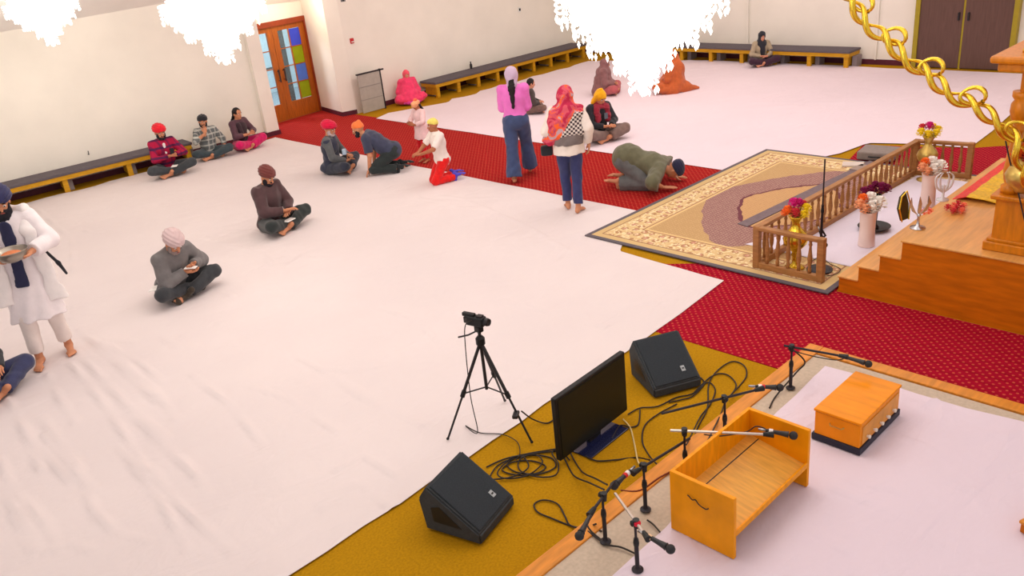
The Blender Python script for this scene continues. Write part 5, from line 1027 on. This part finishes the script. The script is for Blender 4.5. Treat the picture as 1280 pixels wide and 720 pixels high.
# 18 yellow headscarf
p = Person('person with yellow head wrap and maroon scarf sitting cross-legged beyond the runner', at(748, 175), -62, SIT, h=.0115, look=V(-.1, 1, -.55), wrR=(.06, .3, .28), wrL=(-.06, .32, .28), hdR=(-.3, 1, 0), hdL=(.3, 1, 0), scale=1.0)
p.shirt(M_blackf, .024); p.trousers(fabric('taupe', (128, 104, 96)), .035, .9); p.wear('neck_scarf', [ell(p.tp(0, .0, -.02), (.16, .13, .08), k=.03), cone(p.tp(.1, .08, -.03), p.tp(.1, .14, -.22), .06, .05), cone(p.tp(-.1, .08, -.03), p.tp(-.12, .12, -.24), .06, .06), plane_cut(p.neck+p.up*.07, p.up)], fabric('maroon scarf', (156, 42, 60)), amp=.008, f=50); hp = p.hpt
p.wear('head_wrap', [ell(hp(0, -.015, .03), (.094, .112, .105), p.Fh), cone(hp(0, -.06, .09), hp(0, -.03, .15), .05, .02, k=.03), cone(hp(.06, -.04, .0), hp(.12, -.03, -.09), .05, .03, k=.02), ell(hp(0, .12, -.035), (.06, .085, .085), p.Fh, k=.01, op='s')], fabric('marigold yellow wrap', (250, 178, 20)), h=.0095, amp=.005, f=60)
item('phone', 'small dark phone on the chest cord of the person in the yellow head wrap', 'phone', p, (-.02, .24, .44), (.07, .012, .1), mat('steel blue case', (98, 108, 120), .4))
# 19 bowing man
p = Person('man in olive sweater and navy head wrap bowing to the floor by the rug', at(799, 233), -22, dict(SIT), h=.0115, scale=1.07, z=.008, pel=(0, -.12, .38), spine=(0, .46, -.14), pup=(0, 1, .3), fwd=(0, -.3, -1), pfwd=(0, .1, -1), hipdrop=.04, look=V(0, .25, -1), headup=(0, 1, .1),
    anR=(.13, -.26, .075), anL=(-.13, -.26, .075), knR=(.15, 1, -.5), knL=(-.15, 1, -.5), toeR=(0, -1, -.2), toeL=(0, -1, -.2), fupR=(0, .2, -1), fupL=(0, .2, -1), wrR=(.24, .36, .06), wrL=(-.24, .42, .06), elR=(1, -.3, .3), elL=(-1, -.3, .3), hdR=(-.1, 1, -.1), hdL=(.1, 1, -.1), pnR=(0, 0, -1), pnL=(0, 0, -1), curl=.15)
p.shirt(fabric('olive green knit', (106, 104, 80)), .06, .94, hem=[ell(p.pel, (.2, .18, .19), k=.05), ell(p.pel+V(0, -.08, .0), (.18, .14, .17), k=.05)], name='sweater'); p.trousers(fabric('grey green trousers', (106, 108, 108)), .05, .95); p.turban(fabric('midnight wrap', (42, 42, 70)), .88, name='head_wrap', amp=.002)
# 20 woman at the back bench
p = Person('woman in black head scarf and beige top sitting in front of the back bench', at(950, 82), -86, SIT, h=.014, sk='fair', scale=.86)
p.shirt(fabric('beige knit', (176, 158, 132)), .022); p.trousers(fabric('plum black', (62, 34, 52)), .035); p.headscarf(fabric('black scarf', (44, 44, 52)), .1, extra=[cone(p.tp(0, .1, -.05), p.tp(0, .14, -.3), .09, .06, flat=((0, 1, 0), .6), k=.03)])
# ------------------------------------------------------------------ chandeliers
M_crys = mat('glowing crystal', (255, 252, 244), .1, .02, emit=(255, 250, 240), estr=2.6); M_bulb = mat('lamp bulb', (255, 246, 226), .3, emit=(255, 244, 222), estr=14)
def chandelier(label, loc):
    zc = min(6.4, 2.76+(16.95-loc[1])*.4207)
    t = thing('chandelier', label, 'chandelier', loc, group='crystal chandeliers'); R = random.Random(int(loc[1]*10))
    tiers = [(.44, .58, .72, 44, 2), (.52, .47, .60, 40, 2), (.42, .38, .52, 40, 2), (.34, .26, .44, 40, 3), (.18, .12, .32, 26, 3), (.09, .0, .18, 12, 2)]
    obj('suspension_rod', tube(B(), [(0, 0, .2), (0, 0, zc-loc[2])], .012, 8), M_gold, t); obj('ceiling_cup', lathe(B(), [(.01, -.1), (.09, -.05), (.11, 0)], (0, 0, zc-loc[2]-.04), 20), M_gold, t)
    obj('stem', lathe(B(), [(.02, .1), (.03, .14), (.06, .25), (.03, .35), (.04, .5), (.09, .62), (.04, .75), (.03, 1.0)], (0, 0, 0), 16), M_gold, t, True)
    for r, z0, z1, n, m in tiers:
        g = obj('tier_ring', tube(B(), [(r*math.cos(2*math.pi*k/36), r*math.sin(2*math.pi*k/36), z1) for k in range(37)], .012, 6, cap=False), M_crys, t)
        bm = B()
        for q in range(m):
            rr = r-.045*q; nn = max(6, int(n*(1-.12*q)))
            for k in range(nn):
                a = 2*math.pi*(k+.5*q)/nn; x, y = rr*math.cos(a), rr*math.sin(a); zz = z1; zb = z0+R.uniform(-.01, .025)+q*.02
                lob = .03*abs(math.sin(a*4)) if r > .4 else 0
                while zz > zb-lob:
                    sz = .013; last = zz-.04 < zb-lob
                    h = .045 if last else .018
                    c = Vector((x, y, zz-h*.5)); ps = [bm.verts.new(c+Vector(v)) for v in ((sz, 0, 0), (0, sz, 0), (-sz, 0, 0), (0, -sz, 0), (0, 0, h*.5), (0, 0, -h*.6))]
                    for i in range(4): bm.faces.new((ps[i], ps[(i+1) % 4], ps[4])); bm.faces.new((ps[(i+1) % 4], ps[i], ps[5]))
                    zz -= .034
        c = obj('crystal_curtain', bm, M_crys, t); c['kind'] = 'stuff'
    obj('bottom_ball', sph(B(), (0, 0, -.02), .032, 2), M_crys, t, True)
    for r, z, n in ((.42, .62, 12), (.25, .42, 8)):
        for k in range(n):
            a = 2*math.pi*k/n; x, y = r*math.cos(a), r*math.sin(a)
            b = obj('arm', tube(B(), [(.03*math.cos(a), .03*math.sin(a), z-.1), (x*.6, y*.6, z-.14), (x, y, z-.06)], .008, 6, smooth_n=3), M_gold, t)
            obj('bulb', lathe(B(), [(.012, 0), (.02, .03), (.022, .05), (.014, .075), (.004, .095)], (x, y, z-.05), 10), M_bulb, b, True)
    # added glowing filler inside the crystals, gives them a solid white glare
    obj('glow_filler', lathe(B(), [(.02, .03), (.07, .06), (.09, .12), (.17, .17), (.19, .24), (.30, .30), (.32, .42), (.40, .45), (.41, .54), (.49, .57), (.43, .64), (.40, .74)], (0, 0, 0), 40), M_crys, t)
    ld = bpy.data.lights.new('chandelier_uplight', 'POINT'); ld.energy = 62; ld.shadow_soft_size = .3; ld.color = (1, .96, .9); lo = bpy.data.objects.new('chandelier_uplight', ld); COL.objects.link(lo); lo.location = (loc[0], loc[1], min(loc[2]+1.15, zc-.4))
    ld = bpy.data.lights.new('chandelier_glow', 'POINT'); ld.energy = 16; ld.shadow_soft_size = .5; ld.color = (1, .95, .87); lo = bpy.data.objects.new('chandelier_glow', ld); COL.objects.link(lo); lo.location = (loc[0], loc[1], loc[2]-.3)
for px, py, lb in ((805, 118, 'bright crystal chandelier nearest the viewer, low at the top centre'), (283, 80, 'bright crystal chandelier at the top left above the entrance side wall'), (67, 57, 'bright crystal chandelier farthest to the left at the top corner')):
    q = at(px, py, 2.62); chandelier(lb, (q.x, q.y, 2.66))
# ------------------------------------------------------------------ light
def area(name, loc, rot, sx, sy, e, col):
    l = bpy.data.lights.new(name, 'AREA'); l.shape = 'RECTANGLE'; l.size = sx; l.size_y = sy; l.energy = e; l.color = col
    o = bpy.data.objects.new(name, l); COL.objects.link(o); o.location = loc; o.rotation_euler = rot
area('added_overhead_fill', (4, 6, 6.2), (0, 0, 0), 7, 6, 165, (1, .96, .95)); area('added_overhead_fill', (12.5, 6, 6.2), (0, 0, 0), 7, 6, 250, (1, .95, .95)); area('added_overhead_fill', (8, 0, 6.2), (0, 0, 0), 10, 4, 100, (1, .96, .96))  # unseen fill areas added overhead, not fixtures of the hall
area('added_wall_fill', (3, 10.5, 5.1), (math.radians(32), 0, 0), 8, 2, 85, (1, .93, .84)); area('added_wall_fill', (13, 10.5, 5.1), (math.radians(32), 0, 0), 8, 2, 175, (1, .94, .85))  # added fill areas tilted to brighten the walls, no cove there
ld = bpy.data.lights.new('lobby_light', 'POINT'); ld.energy = 420; ld.shadow_soft_size = .4; ld.color = (.9, .96, 1); lo = bpy.data.objects.new('lobby_light', ld); COL.objects.link(lo); lo.location = (9, 19.4, 2.7)
ld = bpy.data.lights.new('entrance_downlight', 'POINT'); ld.energy = 30; ld.shadow_soft_size = .2; ld.color = (1, .9, .72); lo = bpy.data.objects.new('entrance_downlight', ld); COL.objects.link(lo); lo.location = (9.6, 16.6, 2.62)
w = bpy.data.worlds.new('world'); SC.world = w; w.use_nodes = True; w.node_tree.nodes['Background'].inputs[0].default_value = (1, .97, .97, 1); w.node_tree.nodes['Background'].inputs[1].default_value = .8
# ------------------------------------------------------------------ camera
cam = bpy.data.cameras.new('camera'); cam.sensor_width = 36; cam.lens = FPX/1280*36; co = bpy.data.objects.new('camera', cam); COL.objects.link(co)
cp, sp, cr, sr = math.cos(PITCH), math.sin(PITCH), math.cos(ROLL), math.sin(ROLL)
def tow(v):
    x, y, z = v; x, y = cr*x-sr*y, sr*x+cr*y; r = (x, -z*cp+y*sp, z*sp+y*cp)
    return Vector((r[0]*math.cos(YAW)-r[1]*math.sin(YAW), r[0]*math.sin(YAW)+r[1]*math.cos(YAW), r[2]))
Mx = Matrix((tow((1, 0, 0)), tow((0, 1, 0)), tow((0, 0, 1)))).transposed().to_4x4(); Mx.translation = Vector((0, 0, HC)); co.matrix_world = Mx; cam.clip_start = .05; cam.clip_end = 200
SC.camera = co
SC.view_settings.view_transform = 'Standard'; SC.view_settings.look = 'None'; SC.view_settings.gamma = 1; SC.view_settings.use_curve_mapping = False; SC.view_settings.exposure = -0.15
